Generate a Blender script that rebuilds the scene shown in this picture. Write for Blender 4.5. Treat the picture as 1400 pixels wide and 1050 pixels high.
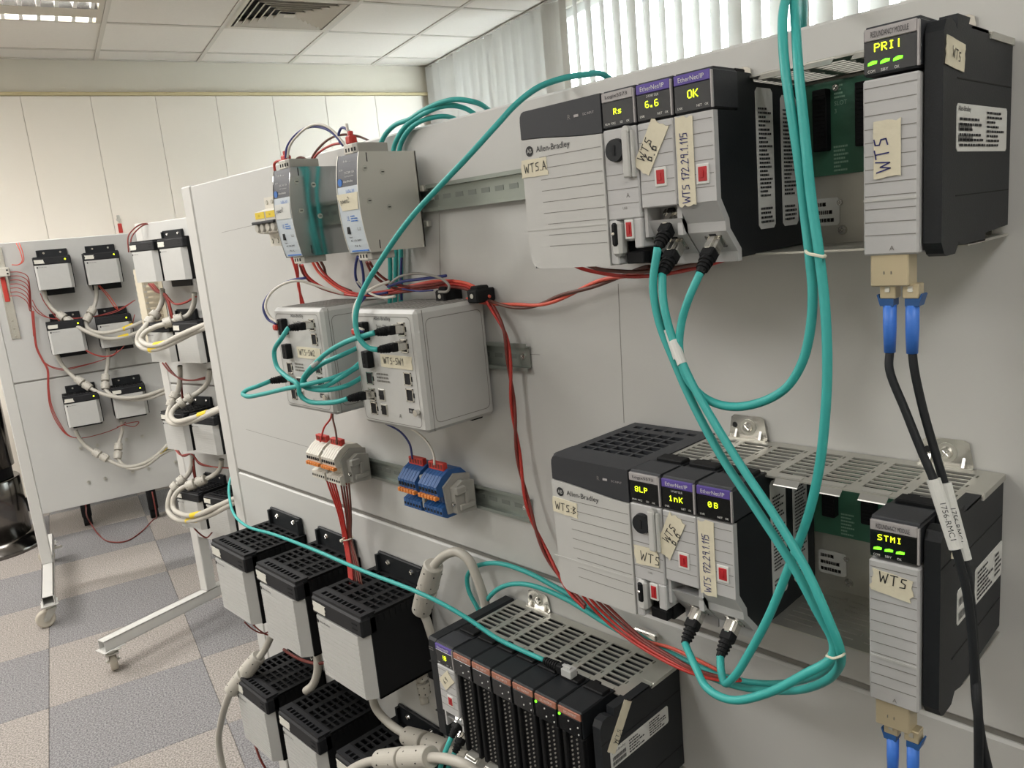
import bpy, bmesh, math, random
from mathutils import Vector, Matrix
random.seed(7)
for _o in list(bpy.data.objects): bpy.data.objects.remove(_o)
scene = bpy.context.scene
COL = scene.collection

# ------------------------------------------------------------------ camera
F_PX = 1074.05
CAM = Vector((0.539134, -0.675801, 1.459528))
YAW, PITCH, ROLL = -0.817985, -0.194999, -0.094949
FWD = Vector((math.sin(YAW)*math.cos(PITCH), math.cos(YAW)*math.cos(PITCH), math.sin(PITCH)))
_r0 = Vector((math.cos(YAW), -math.sin(YAW), 0)); _u0 = _r0.cross(FWD)
RGT = math.cos(ROLL)*_r0 + math.sin(ROLL)*_u0
UPV = -math.sin(ROLL)*_r0 + math.cos(ROLL)*_u0
cam_d = bpy.data.cameras.new('camera'); cam_d.sensor_width = 36; cam_d.lens = 36*F_PX/1400
cam_d.clip_start = 0.02; cam_d.clip_end = 60
cam = bpy.data.objects.new('camera', cam_d); COL.objects.link(cam)
cam.matrix_world = Matrix(((RGT.x, UPV.x, -FWD.x, CAM.x), (RGT.y, UPV.y, -FWD.y, CAM.y), (RGT.z, UPV.z, -FWD.z, CAM.z), (0, 0, 0, 1)))
scene.camera = cam

def ray(px, py): return (px-700)/F_PX*RGT - (py-525)/F_PX*UPV + FWD
def at(px, py, y):                       # point of the view ray at depth plane y
    d = ray(px, py); t = (y-CAM.y)/d.y; return CAM + t*d

# room axes: U runs along the window wall to the back wall, V along the back wall to the window
UU = Vector((-0.97112672, 0.23856423, 0)); VV = Vector((0.23856423, 0.97112672, 0))
def room(u, v, z): return UU*u + VV*v + Vector((0, 0, z))
ROOM_M = Matrix(((VV.x, UU.x, 0, 0), (VV.y, UU.y, 0, 0), (0, 0, 1, 0), (0, 0, 0, 1)))   # local x = V, local y = U
CEIL = 2.71; U_BACK = 5.0; V_WIN = 2.275; U_FRONT = -2.6; V_LEFT = -3.9

# ------------------------------------------------------------------ view, world, lights
vs = scene.view_settings
vs.view_transform = 'Standard'; vs.look = 'None'; vs.gamma = 1.0; vs.use_curve_mapping = False
vs.exposure = 0.9
w = bpy.data.worlds.new('sky'); scene.world = w; w.use_nodes = True
wn = w.node_tree.nodes; wl = w.node_tree.links
wn['Background'].inputs[0].default_value = (0.86, 0.93, 1.0, 1); wn['Background'].inputs[1].default_value = 2.0

def area(name, loc, direction, sx, sy, power, color=(1, 1, 1)):
    d = bpy.data.lights.new(name, 'AREA'); d.shape = 'RECTANGLE'; d.size = sx; d.size_y = sy
    d.energy = power; d.color = color
    o = bpy.data.objects.new(name, d); COL.objects.link(o)
    o.location = loc
    z = -Vector(direction).normalized(); x = VV.copy()
    if abs(z.dot(x)) > .95: x = UU.copy()
    x = (x - z*x.dot(z)).normalized(); y = z.cross(x)
    o.matrix_world = Matrix(((x.x, y.x, z.x, loc[0]), (x.y, y.y, z.y, loc[1]), (x.z, y.z, z.z, loc[2]), (0, 0, 0, 1)))
    return o
# lamps (u, v): first in the visible fitting, others unseen, added to light panels
LAMP_W = [9, 30, 14, 15, 15, 3, 10, 9]
LAMP_UV = [(3.855, -0.66), (3.855, -2.46), (2.055, -2.46), (0.255, -2.46), (1.455, -1.25), (-1.545, -2.46), (-1.545, -0.66), (2.055, -0.66)]
for k in (-.245, .0, .26):
    area('ceiling_area_light', room(LAMP_UV[0][0]+k, LAMP_UV[0][1], CEIL+.047), (0, 0, -1), 1.1, .04, LAMP_W[0]/2, (1.0, 0.972, 0.938))
for i, (u, v) in enumerate(LAMP_UV):
    if i == 0: continue
    area('ceiling_area_light', room(u, v, CEIL-0.012), (0, 0, -1), 1.1, 0.5, LAMP_W[i], (1.0, 0.972, 0.938))  # added lamp without a fitting, lights the stands from out of view
area('daylight', room(1.45, V_WIN+0.35, 1.8), -VV, 6.6, 1.7, 240, (0.92, 0.97, 1.0))

# ------------------------------------------------------------------ materials
def lin(c):
    c = c/255.0
    return c/12.92 if c <= 0.04045 else ((c+0.055)/1.055)**2.4
def rgb(h): return tuple(lin(int(h[i:i+2], 16)) for i in (0, 2, 4)) + (1.0,)
def mat(name, col, rough=0.5, metal=0.0, vary=0.06, scale=40.0, bump=0.0, bscale=300.0, emit=0.0, coat=0.0, spec=0.5, trans=0.0):
    m = bpy.data.materials.new(name); m.use_nodes = True
    n = m.node_tree.nodes; l = m.node_tree.links; b = n['Principled BSDF']
    tc = n.new('ShaderNodeTexCoord')
    no = n.new('ShaderNodeTexNoise'); no.inputs['Scale'].default_value = scale; no.inputs['Detail'].default_value = 3
    l.new(tc.outputs['Object'], no.inputs['Vector'])
    mx = n.new('ShaderNodeMix'); mx.data_type = 'RGBA'
    c = rgb(col)
    mx.inputs[6].default_value = tuple(x*(1-vary) for x in c[:3]) + (1,)
    mx.inputs[7].default_value = tuple(min(1, x*(1+vary)) for x in c[:3]) + (1,)
    l.new(no.outputs[0], mx.inputs[0]); l.new(mx.outputs[2], b.inputs['Base Color'])
    b.inputs['Roughness'].default_value = rough; b.inputs['Metallic'].default_value = metal
    b.inputs['Specular IOR Level'].default_value = spec
    if coat: b.inputs['Coat Weight'].default_value = coat
    if trans: b.inputs['Transmission Weight'].default_value = trans
    if emit:
        b.inputs['Emission Color'].default_value = c; b.inputs['Emission Strength'].default_value = emit
    if bump:
        n2 = n.new('ShaderNodeTexNoise'); n2.inputs['Scale'].default_value = bscale
        l.new(tc.outputs['Object'], n2.inputs['Vector'])
        bp = n.new('ShaderNodeBump'); bp.inputs['Strength'].default_value = bump; bp.inputs['Distance'].default_value = 0.001
        l.new(n2.outputs[0], bp.inputs['Height']); l.new(bp.outputs[0], b.inputs['Normal'])
    return m
M = {}
def carpet(name, c1, c2):
    m = mat(name, c1, 0.95, spec=0.1); n = m.node_tree.nodes; l = m.node_tree.links; b = n['Principled BSDF']
    tc = n['Texture Coordinate']
    a = n.new('ShaderNodeTexNoise'); a.inputs['Scale'].default_value = 190; a.inputs['Detail'].default_value = 2
    l.new(tc.outputs['Object'], a.inputs['Vector'])
    r = n.new('ShaderNodeValToRGB'); r.color_ramp.elements[0].position = 0.36; r.color_ramp.elements[1].position = 0.66
    r.color_ramp.elements[0].color = rgb(c1); r.color_ramp.elements[1].color = rgb(c2)
    l.new(a.outputs[0], r.inputs[0]); l.new(r.outputs[0], b.inputs['Base Color'])
    bp = n.new('ShaderNodeBump'); bp.inputs['Strength'].default_value = 0.5; bp.inputs['Distance'].default_value = 0.004
    l.new(a.outputs[0], bp.inputs['Height']); l.new(bp.outputs[0], b.inputs['Normal'])
    return m
M['carpet_warm'] = carpet('carpet_warm', '7d7873', 'b3aca6')
M['carpet_cool'] = carpet('carpet_cool', '69686a', '9d9b9b')
M['panel'] = mat('powder_coated_panel', 'c3c3c0', 0.42, vary=0.02, scale=6, bump=0.05, bscale=500)
M['frame'] = mat('powder_coated_frame', 'cbcac6', 0.45, vary=0.02, scale=6)
M['wallpaint'] = mat('wall_paint', 'd8d3c8', 0.85, vary=0.02, scale=3)
M['laminate'] = mat('cabinet_laminate', 'efe8dc', 0.5, vary=0.015, scale=2)
M['bulkhead'] = mat('bulkhead_paint', 'd6d0c2', 0.85, vary=0.02, scale=3)
M['trim'] = mat('timber_trim', 'cbbd94', 0.6, vary=0.08, scale=12)
M['tile'] = mat('mineral_tile', 'eae4dc', 0.95, vary=0.03, scale=60, bump=0.1, bscale=200)
M['grid'] = mat('grid_metal', 'd2ccc2', 0.5, vary=0.02)
M['vent'] = mat('vent_paint', 'd2cabd', 0.55, vary=0.02)
M['dark'] = mat('dark_void', '17181a', 0.8, vary=0.2)
M['black'] = mat('black_plastic', '1f2225', 0.5, vary=0.1, spec=0.3, bump=0.12, bscale=900)
M['black2'] = mat('black_plastic_matt', '131416', 0.65, vary=0.12, spec=0.25, bump=0.1, bscale=900)
M['char'] = mat('charcoal_plastic', '34363a', 0.5, vary=0.06, spec=0.35, bump=0.08, bscale=900)
M['cap'] = mat('cap_plastic', '212225', 0.55, vary=0.06, spec=0.3, bump=0.08, bscale=900)
M['tapew'] = mat('white_tape', 'd9d7cd', 0.8, vary=0.05, scale=120, bump=0.3, bscale=250)
M['grey'] = mat('grey_plastic', 'bababa', 0.45, vary=0.04, bump=0.06, bscale=900)
M['greylt'] = mat('light_grey_plastic', 'bebebb', 0.45, vary=0.04, bump=0.05, bscale=900)
M['groove'] = mat('groove_shade_and_print', '7d7b76', 0.6, vary=0.05)  # grey for painted groove shade, also for print and line marks
M['steel'] = mat('galvanised_steel', 'c4c3bb', 0.4, 0.75, vary=0.12, scale=30)
M['rail'] = mat('zinc_rail', '99a09a', 0.38, 0.75, vary=0.06, spec=0.4, scale=20)
M['railslot'] = mat('zinc_slot', '7d837e', 0.5, 0.5, vary=0.06)
M['finger'] = mat('spring_finger', 'c9c8c2', 0.35, 0.75, vary=0.03)
M['bright'] = mat('plated_steel', 'd8d6d0', 0.22, 0.95, vary=0.05, scale=30)
M['mirror'] = mat('brushed_aluminium', 'cfcdc5', 0.42, 0.6, vary=0.04, scale=15)
M['mirror2'] = mat('polished_steel', 'b9babb', 0.1, 1.0, vary=0.03, scale=10)
M['chrome'] = mat('dark_chrome', '7c7976', 0.16, 1.0, vary=0.08, scale=6)
M['teal'] = mat('teal_jacket', '36a6a1', 0.5, vary=0.05, scale=60)
M['red'] = mat('red_wire', 'b8322a', 0.45, vary=0.08)
M['redlt'] = mat('orange_red_wire', 'e2604c', 0.45, vary=0.06)
M['maroon'] = mat('maroon_wire', '7a3029', 0.5, vary=0.1)
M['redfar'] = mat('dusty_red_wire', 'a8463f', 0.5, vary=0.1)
M['brown'] = mat('brown_wire', '6a4238', 0.5, vary=0.08)
M['blue'] = mat('blue_wire', '2c3474', 0.45, vary=0.08)
M['white'] = mat('white_wire', 'dcd6cc', 0.45, vary=0.04)
M['wire_grey'] = mat('grey_wire', '8d8a84', 0.45, vary=0.05)
M['cable_grey'] = mat('grey_cable', 'b9b5ab', 0.45, vary=0.05)
M['tape'] = mat('masking_tape', 'd8d1ba', 0.8, vary=0.06, scale=120, bump=0.3, bscale=250)
M['paper'] = mat('white_label', 'd2d3cf', 0.6, vary=0.03)
M['ink'] = mat('black_ink', '222326', 0.7, vary=0.1)
M['inkblue'] = mat('blue_ink', '2b2f6e', 0.7, vary=0.1)
M['inkw'] = mat('white_print', 'd9d9d6', 0.6, vary=0.02)
M['purple'] = mat('purple_label', '5a489c', 0.45, vary=0.04)
M['silver'] = mat('silver_label', 'aaa6a6', 0.4, vary=0.04)
M['screen'] = mat('hazed_window', '3a3c40', 0.22, vary=0.05, coat=0.3)  # upper rack display windows; light haze put into the paler tone
M['screen2'] = mat('black_window', '131415', 0.2, vary=0.05, coat=0.3)
M['led'] = mat('led_yellow', 'd8f020', 0.4, emit=1.7)
M['ledg'] = mat('led_green', '62f020', 0.4, emit=1.7)
M['leddim'] = mat('led_dim', '6d8a1c', 0.4, emit=0.5)
M['redport'] = mat('red_connector', 'b3262c', 0.4, vary=0.06)
M['pcb'] = mat('circuit_board_green', '3c7059', 0.45, vary=0.15, scale=120)
M['pcbink'] = mat('board_print', '8fb8a0', 0.6, vary=0.05)
M['bluep'] = mat('blue_plastic', '28568f', 0.45, vary=0.06)
M['blueboot'] = mat('blue_boot', '4079d6', 0.45, vary=0.05)
M['termgrey'] = mat('terminal_grey', 'a3a19a', 0.5, vary=0.05)
M['termlt'] = mat('terminal_cream', 'd3cfc4', 0.5, vary=0.04)
M['orange'] = mat('orange_lever', 'e0883c', 0.5, vary=0.05)
M['redplug'] = mat('red_bridge', 'c03a30', 0.5, vary=0.06)
M['yellow'] = mat('yellow_label', 'e2c52a', 0.5, vary=0.05)
M['logo'] = mat('blue_logo', '2f6fc0', 0.5, vary=0.05)
M['facebl'] = mat('pale_blue_face', 'c3ccd3', 0.45, vary=0.03)
M['facedk'] = mat('slate_face', '43464d', 0.45, vary=0.03)
M['transceiver'] = mat('cream_metal', 'c8bb9c', 0.35, 0.35, vary=0.05)
M['rubber'] = mat('caster_tyre', 'b9b2a4', 0.6, vary=0.06)
M['clear'] = mat('clear_plastic', 'e2e4e2', 0.1, vary=0.02, trans=0.35)
M['tie'] = mat('cable_tie_nylon', 'd8d6c2', 0.5, vary=0.03)
M['tube'] = mat('louvre_white', 'fbfbf8', 0.3)
M['louvre'] = mat('louvre_aluminium', 'c9c8c4', 0.2, 0.9, vary=0.05)
M['copper'] = mat('copper_print', 'a8705c', 0.5, vary=0.06)
M['glass'] = mat('window_glass', 'f4fafa', 0.03, vary=0.0, trans=1.0)
M['duct'] = mat('duct_cream', 'd2c9b4', 0.55, vary=0.05)

# ------------------------------------------------------------------ mesh builder
class MB:
    def __init__(s, T=None): s.v = []; s.f = []; s.T = T
    def add(s, vs, fs):
        o = len(s.v)
        if s.T is not None: vs = [s.T @ Vector(p) for p in vs]
        s.v += [tuple(p) for p in vs]; s.f += [tuple(i+o for i in f) for f in fs]; return s
    def box(s, a, b, bev=0.0):
        x0, y0, z0 = [min(a[i], b[i]) for i in range(3)]; x1, y1, z1 = [max(a[i], b[i]) for i in range(3)]
        if bev <= 0:
            return s.add([(x0,y0,z0),(x1,y0,z0),(x1,y1,z0),(x0,y1,z0),(x0,y0,z1),(x1,y0,z1),(x1,y1,z1),(x0,y1,z1)],
                         [(0,3,2,1),(4,5,6,7),(0,1,5,4),(1,2,6,5),(2,3,7,6),(3,0,4,7)])
        bev = min(bev, (x1-x0)*.49, (y1-y0)*.49, (z1-z0)*.49)
        X = (x0, x1); Y = (y0, y1); Z = (z0, z1); V = []; idx = {}
        for i in (0, 1):
            for j in (0, 1):
                for k in (0, 1):
                    sx, sy, sz = (bev if i == 0 else -bev), (bev if j == 0 else -bev), (bev if k == 0 else -bev)
                    for ax in range(3):
                        p = [X[i]+sx, Y[j]+sy, Z[k]+sz]; p[ax] = (X[i], Y[j], Z[k])[ax]
                        idx[(i,j,k,ax)] = len(V); V.append(tuple(p))
        Fs = []
        for ax in range(3):
            o = [a2 for a2 in range(3) if a2 != ax]
            for sd in (0, 1):
                q = []
                for (p, r) in ((0,0),(1,0),(1,1),(0,1)):
                    c = [0,0,0]; c[ax] = sd; c[o[0]] = p; c[o[1]] = r; q.append(idx[(c[0],c[1],c[2],ax)])
                Fs.append(tuple(q))
        for ax in range(3):
            o = [a2 for a2 in range(3) if a2 != ax]
            for p in (0,1):
                for r in (0,1):
                    c0 = [0,0,0]; c0[o[0]] = p; c0[o[1]] = r; c1 = list(c0); c1[ax] = 1
                    Fs.append((idx[(*c0,o[0])], idx[(*c1,o[0])], idx[(*c1,o[1])], idx[(*c0,o[1])]))
        for i in (0,1):
            for j in (0,1):
                for k in (0,1): Fs.append((idx[(i,j,k,0)], idx[(i,j,k,1)], idx[(i,j,k,2)]))
        return s.add(V, Fs)
    def prism(s, poly, ax, lo, hi):
        n = len(poly)
        def mk(p, h): return {'x': (h, p[0], p[1]), 'y': (p[0], h, p[1]), 'z': (p[0], p[1], h)}[ax]
        vs_ = [mk(p, lo) for p in poly] + [mk(p, hi) for p in poly]
        fs = [tuple(range(n)), tuple(range(2*n-1, n-1, -1))] + [(i, (i+1) % n, n+(i+1) % n, n+i) for i in range(n)]
        return s.add(vs_, fs)
    def tube(s, pts, r, n=8, cap=True):
        pts = [Vector(p) for p in pts]; m = len(pts)
        rs = r if isinstance(r, (list, tuple)) else [r]*m
        tg = [(pts[min(i+1, m-1)]-pts[max(i-1, 0)]).normalized() for i in range(m)]
        a = Vector((0, 0, 1)) if abs(tg[0].z) < .9 else Vector((1, 0, 0))
        u = (a-tg[0]*a.dot(tg[0])).normalized(); V = []
        for i in range(m):
            u = (u-tg[i]*u.dot(tg[i])); u = u.normalized() if u.length > 1e-9 else Vector((1, 0, 0)); w_ = tg[i].cross(u)
            for k in range(n):
                an = 2*math.pi*k/n; V.append(pts[i]+(u*math.cos(an)+w_*math.sin(an))*rs[i])
        Fs = [(i*n+k, i*n+(k+1) % n, (i+1)*n+(k+1) % n, (i+1)*n+k) for i in range(m-1) for k in range(n)]
        if cap: Fs += [tuple(range(n-1, -1, -1)), tuple(range((m-1)*n, m*n))]
        return s.add(V, Fs)
    def cyl(s, p0, p1, r0, r1=None, n=16):
        return s.tube([p0, p1], [r0, r0 if r1 is None else r1], n)
    def lathe(s, prof, c, n=24):          # prof: (radius, height) about +z through c
        V = []; m = len(prof)
        for (r, h) in prof:
            for k in range(n):
                a = 2*math.pi*k/n; V.append((c[0]+r*math.cos(a), c[1]+r*math.sin(a), c[2]+h))
        Fs = [(i*n+k, i*n+(k+1) % n, (i+1)*n+(k+1) % n, (i+1)*n+k) for i in range(m-1) for k in range(n)]
        Fs += [tuple(range(n-1, -1, -1)), tuple(range((m-1)*n, m*n))]
        return s.add(V, Fs)
    def grille(s, x0, x1, y0, y1, holes, w0, w1, fn):    # plate with rectangular holes
        eps = 1e-6
        xs = sorted({round(v, 6) for v in [x0, x1]+[h[0] for h in holes]+[h[2] for h in holes]})
        ys = sorted({round(v, 6) for v in [y0, y1]+[h[1] for h in holes]+[h[3] for h in holes]})
        nx, ny = len(xs)-1, len(ys)-1
        fill = [[True]*ny for _ in range(nx)]
        for h in holes:
            for i in range(nx):
                if xs[i] < h[0]-eps or xs[i+1] > h[2]+eps: continue
                for j in range(ny):
                    if ys[j] >= h[1]-eps and ys[j+1] <= h[3]+eps: fill[i][j] = False
        def q(a, b, c, d): s.add([fn(*a), fn(*b), fn(*c), fn(*d)], [(0, 1, 2, 3)])
        for j in range(ny):
            i = 0
            while i < nx:
                if not fill[i][j]: i += 1; continue
                k = i
                while k+1 < nx and fill[k+1][j]: k += 1
                X0, X1, Y0, Y1 = xs[i], xs[k+1], ys[j], ys[j+1]
                q((X0,Y0,w1),(X1,Y0,w1),(X1,Y1,w1),(X0,Y1,w1)); q((X0,Y1,w0),(X1,Y1,w0),(X1,Y0,w0),(X0,Y0,w0))
                i = k+1
        for h in list(holes)+[(x0, y0, x1, y1)]:
            a, b, c, d = h
            q((a,b,w0),(c,b,w0),(c,b,w1),(a,b,w1)); q((c,b,w0),(c,d,w0),(c,d,w1),(c,b,w1))
            q((c,d,w0),(a,d,w0),(a,d,w1),(c,d,w1)); q((a,d,w0),(a,b,w0),(a,b,w1),(a,d,w1))
        return s
    def mesh(s, name, m, smooth=False):
        me = bpy.data.meshes.new(name); me.from_pydata(s.v, [], s.f)
        bm = bmesh.new(); bm.from_mesh(me); bmesh.ops.recalc_face_normals(bm, faces=bm.faces); bm.to_mesh(me); bm.free()
        if m is not None: me.materials.append(M[m] if isinstance(m, str) else m)
        if smooth:
            for p in me.polygons: p.use_smooth = len(p.vertices) == 4
        me.update(); return me
    def ob(s, name, m, parent=None, loc=None, smooth=False):
        return link(name, s.mesh(name, m, smooth), parent, loc)

def link(name, me, parent=None, loc=None):
    o = bpy.data.objects.new(name, me); COL.objects.link(o)
    if parent is not None: o.parent = parent
    if loc is not None: o.location = loc
    return o
def tag(o, label=None, cat=None, group=None, kind=None):
    if label: o['label'] = label
    if cat: o['category'] = cat
    if group: o['group'] = group
    if kind: o['kind'] = kind
    return o
def thing(name, label, cat, loc=(0, 0, 0), rz=0.0, group=None):
    o = bpy.data.objects.new(name, None); COL.objects.link(o); o.empty_display_size = 0.02
    o.location = loc; o.rotation_euler = (0, 0, rz)
    return tag(o, label, cat, group)
def dup(o, loc=None, rz=None, label=None, parent=None):
    r = o.copy(); COL.objects.link(r)
    if parent is not None: r.parent = parent
    if loc is not None: r.location = loc
    if rz is not None: r.rotation_euler = (0, 0, rz)
    if label: r['label'] = label
    for ch in list(o.children): dup(ch, parent=r)
    return r
def spline(pts, k=6):
    P = [Vector(p) for p in pts]
    if len(P) < 3: return P
    P = [2*P[0]-P[1]] + P + [2*P[-1]-P[-2]]; out = []
    for i in range(1, len(P)-2):
        p0, p1, p2, p3 = P[i-1], P[i], P[i+1], P[i+2]
        t1 = max((p1-p0).length, 1e-6)**.5; t2 = max((p2-p1).length, 1e-6)**.5; t3 = max((p3-p2).length, 1e-6)**.5
        m1 = (p2-p1) + t2*((p1-p0)/t1 - (p2-p0)/(t1+t2)); m2 = (p2-p1) + t2*((p3-p2)/t3 - (p3-p1)/(t2+t3))
        for j in range(k):
            t = j/k; out.append((2*t**3-3*t**2+1)*p1 + (t**3-2*t**2+t)*m1 + (-2*t**3+3*t**2)*p2 + (t**3-t**2)*m2)
    out.append(P[-2]); return out
# flat print: face 'F' looks to -y (x right, z up), 'R' looks to +x (y right, z up), 'T' looks up (x right, y up), 'L' to -x
def onface(face, org, rot=0.0):
    c, s_ = math.cos(rot), math.sin(rot); ox, oy, oz = org
    def f(u, v, w_=0.0):
        a, b = u*c - v*s_, u*s_ + v*c
        if face == 'F': return (ox+a, oy-w_, oz+b)
        if face == 'R': return (ox+w_, oy+a, oz+b)
        if face == 'L': return (ox-w_, oy-a, oz+b)
        if face == 'T': return (ox+a, oy+b, oz+w_)
    return f
def text(s_, h, m, parent, org, face='F', w_=None, rot=0.0, name='lettering', lift=0.0002):
    cu = bpy.data.curves.new('t', 'FONT'); cu.body = s_; cu.resolution_u = 2
    o = bpy.data.objects.new('t', cu); COL.objects.link(o)
    bpy.context.view_layer.update()
    me0 = o.evaluated_get(bpy.context.evaluated_depsgraph_get()).to_mesh()
    vs_ = [v.co.copy() for v in me0.vertices]; fs = [tuple(p.vertices) for p in me0.polygons]
    COL.objects.unlink(o); bpy.data.objects.remove(o); bpy.data.curves.remove(cu)
    if not vs_: return None
    x0 = min(v.x for v in vs_); x1 = max(v.x for v in vs_); y0 = min(v.y for v in vs_); y1 = max(v.y for v in vs_)
    sy = h/(y1-y0) if y1 > y0 else 1; sx = (w_/(x1-x0)) if w_ else sy
    f = onface(face, org, rot)
    mb = MB(); mb.add([f((v.x-x0)*sx, (v.y-y0)*sy, lift) for v in vs_], fs)
    me = bpy.data.meshes.new(name); me.from_pydata(mb.v, [], mb.f); me.materials.append(M[m])
    return link(name, me, parent)
STK = {'W': [[(0,1),(.2,0),(.45,.7),(.7,0),(.95,1)]], 'T': [[(0,.95),(.8,1)],[(.4,.97),(.38,0)]], 'S': [[(.7,.95),(.2,.9),(.15,.6),(.6,.45),(.6,.1),(.05,.02)]],
 'A': [[(0,0),(.35,1),(.7,0)],[(.12,.35),(.6,.35)]], 'B': [[(.05,0),(.1,1),(.55,.85),(.15,.52),(.6,.3),(.05,0)]], '.': [[(.1,0),(.2,.03)]], ':': [[(.1,.1),(.2,.13)],[(.12,.6),(.22,.63)]],
 '-': [[(.05,.45),(.55,.5)]], '1': [[(.1,.7),(.35,1),(.3,0)]], '2': [[(.05,.8),(.35,1),(.55,.75),(0,0),(.65,.05)]], '7': [[(0,.95),(.6,1),(.2,0)],[(.15,.5),(.5,.52)]],
 '9': [[(.55,.6),(.15,.55),(.2,.95),(.55,.95),(.5,0)]], '6': [[(.5,1),(.1,.45),(.2,.02),(.55,.15),(.45,.5),(.1,.4)]], '5': [[(.6,1),(.15,.95),(.1,.55),(.5,.55),(.5,.1),(.05,.02)]],
 'P': [[(.1,0),(.15,1),(.6,.85),(.5,.5),(.1,.5)]], 'o': [[(.3,.55),(.05,.3),(.25,0),(.5,.25),(.3,.55)]], 'w': [[(0,.55),(.15,0),(.3,.4),(.45,0),(.6,.55)]], 'e': [[(.05,.28),(.45,.32),(.3,.55),(.05,.3),(.2,0),(.5,.08)]],
 'r': [[(.1,.55),(.12,0)],[(.12,.35),(.45,.55)]], 'n': [[(.1,.55),(.1,0)],[(.1,.35),(.35,.55),(.45,0)]], 'p': [[(.1,.55),(.1,-.3)],[(.1,.5),(.45,.4),(.3,.05),(.1,.1)]], 'C': [[(.6,.9),(.2,.9),(.05,.4),(.25,.02),(.6,.1)]],
 'I': [[(.3,1),(.3,0)]], 'O': [[(.3,1),(.05,.5),(.3,0),(.6,.5),(.3,1)]], ' ': []}
def hand(s_, h, m, parent, org, face='F', rot=0.0, name='handwriting', lw=None, lift=0.0007, track=1.0):
    f = onface(face, org, rot); mb = MB(); u0 = 0.0; lw = lw or h*0.1
    for ch in s_:
        st = STK.get(ch, []); wd = 0.0
        for pl in st:
            for (a, b) in zip(pl[:-1], pl[1:]):
                A = Vector((u0+a[0]*h*.8, a[1]*h)); B = Vector((u0+b[0]*h*.8, b[1]*h)); d = (B-A)
                if d.length < 1e-9: continue
                d.normalize(); nrm = Vector((-d.y, d.x))*lw*.5; A = A-d*lw*.35; B = B+d*lw*.35
                mb.add([f(*(A-nrm), lift), f(*(B-nrm), lift), f(*(B+nrm), lift), f(*(A+nrm), lift)], [(0,1,2,3)])
            wd = max(wd, max(p[0] for p in pl))
        u0 += (wd*.8*h + h*.22)*track if st else h*.45
    return mb.ob(name, m, parent)
def tape_strip(parent, org, L, W, rot=0.0, face='F', ragged=0.12, name='tape_label', m='tape'):
    f = onface(face, org, rot); pts = []
    n = 6
    for i in range(n+1): pts.append((random.uniform(-1, 1)*ragged*W*.4, W*i/n))
    top = [(L*i/4, W+random.uniform(-1, 1)*W*.02) for i in range(1, 4)]
    rt = [(L+random.uniform(-1, 1)*ragged*W*.5, W*(1-i/n)) for i in range(n+1)]
    bt = [(L*(1-i/4), random.uniform(-1, 1)*W*.02) for i in range(1, 4)]
    pl = pts+top+rt+bt; k = len(pl)
    mb = MB(); mb.add([f(u, v, 0.0006) for u, v in pl]+[f(u, v, 0.0) for u, v in pl], [tuple(range(k))]+[(i, (i+1) % k, k+(i+1) % k, k+i) for i in range(k)])
    return mb.ob(name, m, parent)
def small_print(parent, org, face, W, H, rows, m='ink', name='small_print', seed=1, rot=0.0, lift=0.0004, fill=.8):
    rnd = random.Random(seed); f = onface(face, org, rot); mb = MB(); dh = H/rows
    for r in range(rows):
        u = 0.0; v = H-dh*(r+.8); end = W*rnd.uniform(.45, 1.0)*fill/.8
        while u < min(end, W):
            l_ = rnd.uniform(.04, .16)*W; l_ = min(l_, W-u)
            mb.add([f(u, v, lift), f(u+l_, v, lift), f(u+l_, v+dh*.5, lift), f(u, v+dh*.5, lift)], [(0,1,2,3)]); u += l_+W*.025
    return mb.ob(name, m, parent)
def barcode(parent, org, face, W, H, seed=3, rot=0.0):
    rnd = random.Random(seed); f = onface(face, org, rot); mb = MB(); u = 0.0
    while u < W:
        a = rnd.uniform(.012, .04)*W
        mb.add([f(u, 0, .0004), f(min(u+a, W), 0, .0004), f(min(u+a, W), H, .0004), f(u, H, .0004)], [(0,1,2,3)]); u += a+rnd.uniform(.012, .03)*W
    return mb.ob('barcode', 'ink', parent)
def sheet(parent, org, face, W, H, m, name, rot=0.0, t=0.0004, cut=0.0):
    f = onface(face, org, rot)
    pl = [(0,0),(W,0),(W,H),(0,H)] if not cut else [(0,cut),(cut,0),(W-cut,0),(W,cut),(W,H-cut),(W-cut,H),(cut,H),(0,H-cut)]
    k = len(pl); mb = MB()
    mb.add([f(u, v, t) for u, v in pl]+[f(u, v, 0) for u, v in pl], [tuple(range(k))]+[(i, (i+1) % k, k+(i+1) % k, k+i) for i in range(k)])
    return mb.ob(name, m, parent)

DOTS = {'P': '11110 10001 10001 11110 10000 10000 10000', 'R': '11110 10001 10001 11110 10100 10010 10001', 'I': '01110 00100 00100 00100 00100 00100 01110', 'l': '00100 00100 00100 00100 00100 00100 00100',
 'O': '01110 10001 10001 10001 10001 10001 01110', 'K': '10001 10010 10100 11000 10100 10010 10001', '6': '01110 10000 10000 11110 10001 10001 01110', '.': '00000 00000 00000 00000 00000 01100 01100', '1': '00100 01100 00100 00100 00100 00100 01110',
 's': '00000 00000 01111 10000 01110 00001 11110', 'n': '00000 00000 11110 10001 10001 10001 10001', '8': '01110 10001 10001 01110 10001 10001 01110', 'L': '10000 10000 10000 10000 10000 10000 11111', 'B': '11110 10001 10001 11110 10001 10001 11110',
 'S': '01111 10000 10000 01110 00001 00001 11110', 'T': '11111 00100 00100 00100 00100 00100 00100', 'M': '10001 11011 10101 10101 10001 10001 10001', '0': '01110 10001 10011 10101 11001 10001 01110', '!': '00100 00100 00100 00100 00100 00000 00100'}
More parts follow.
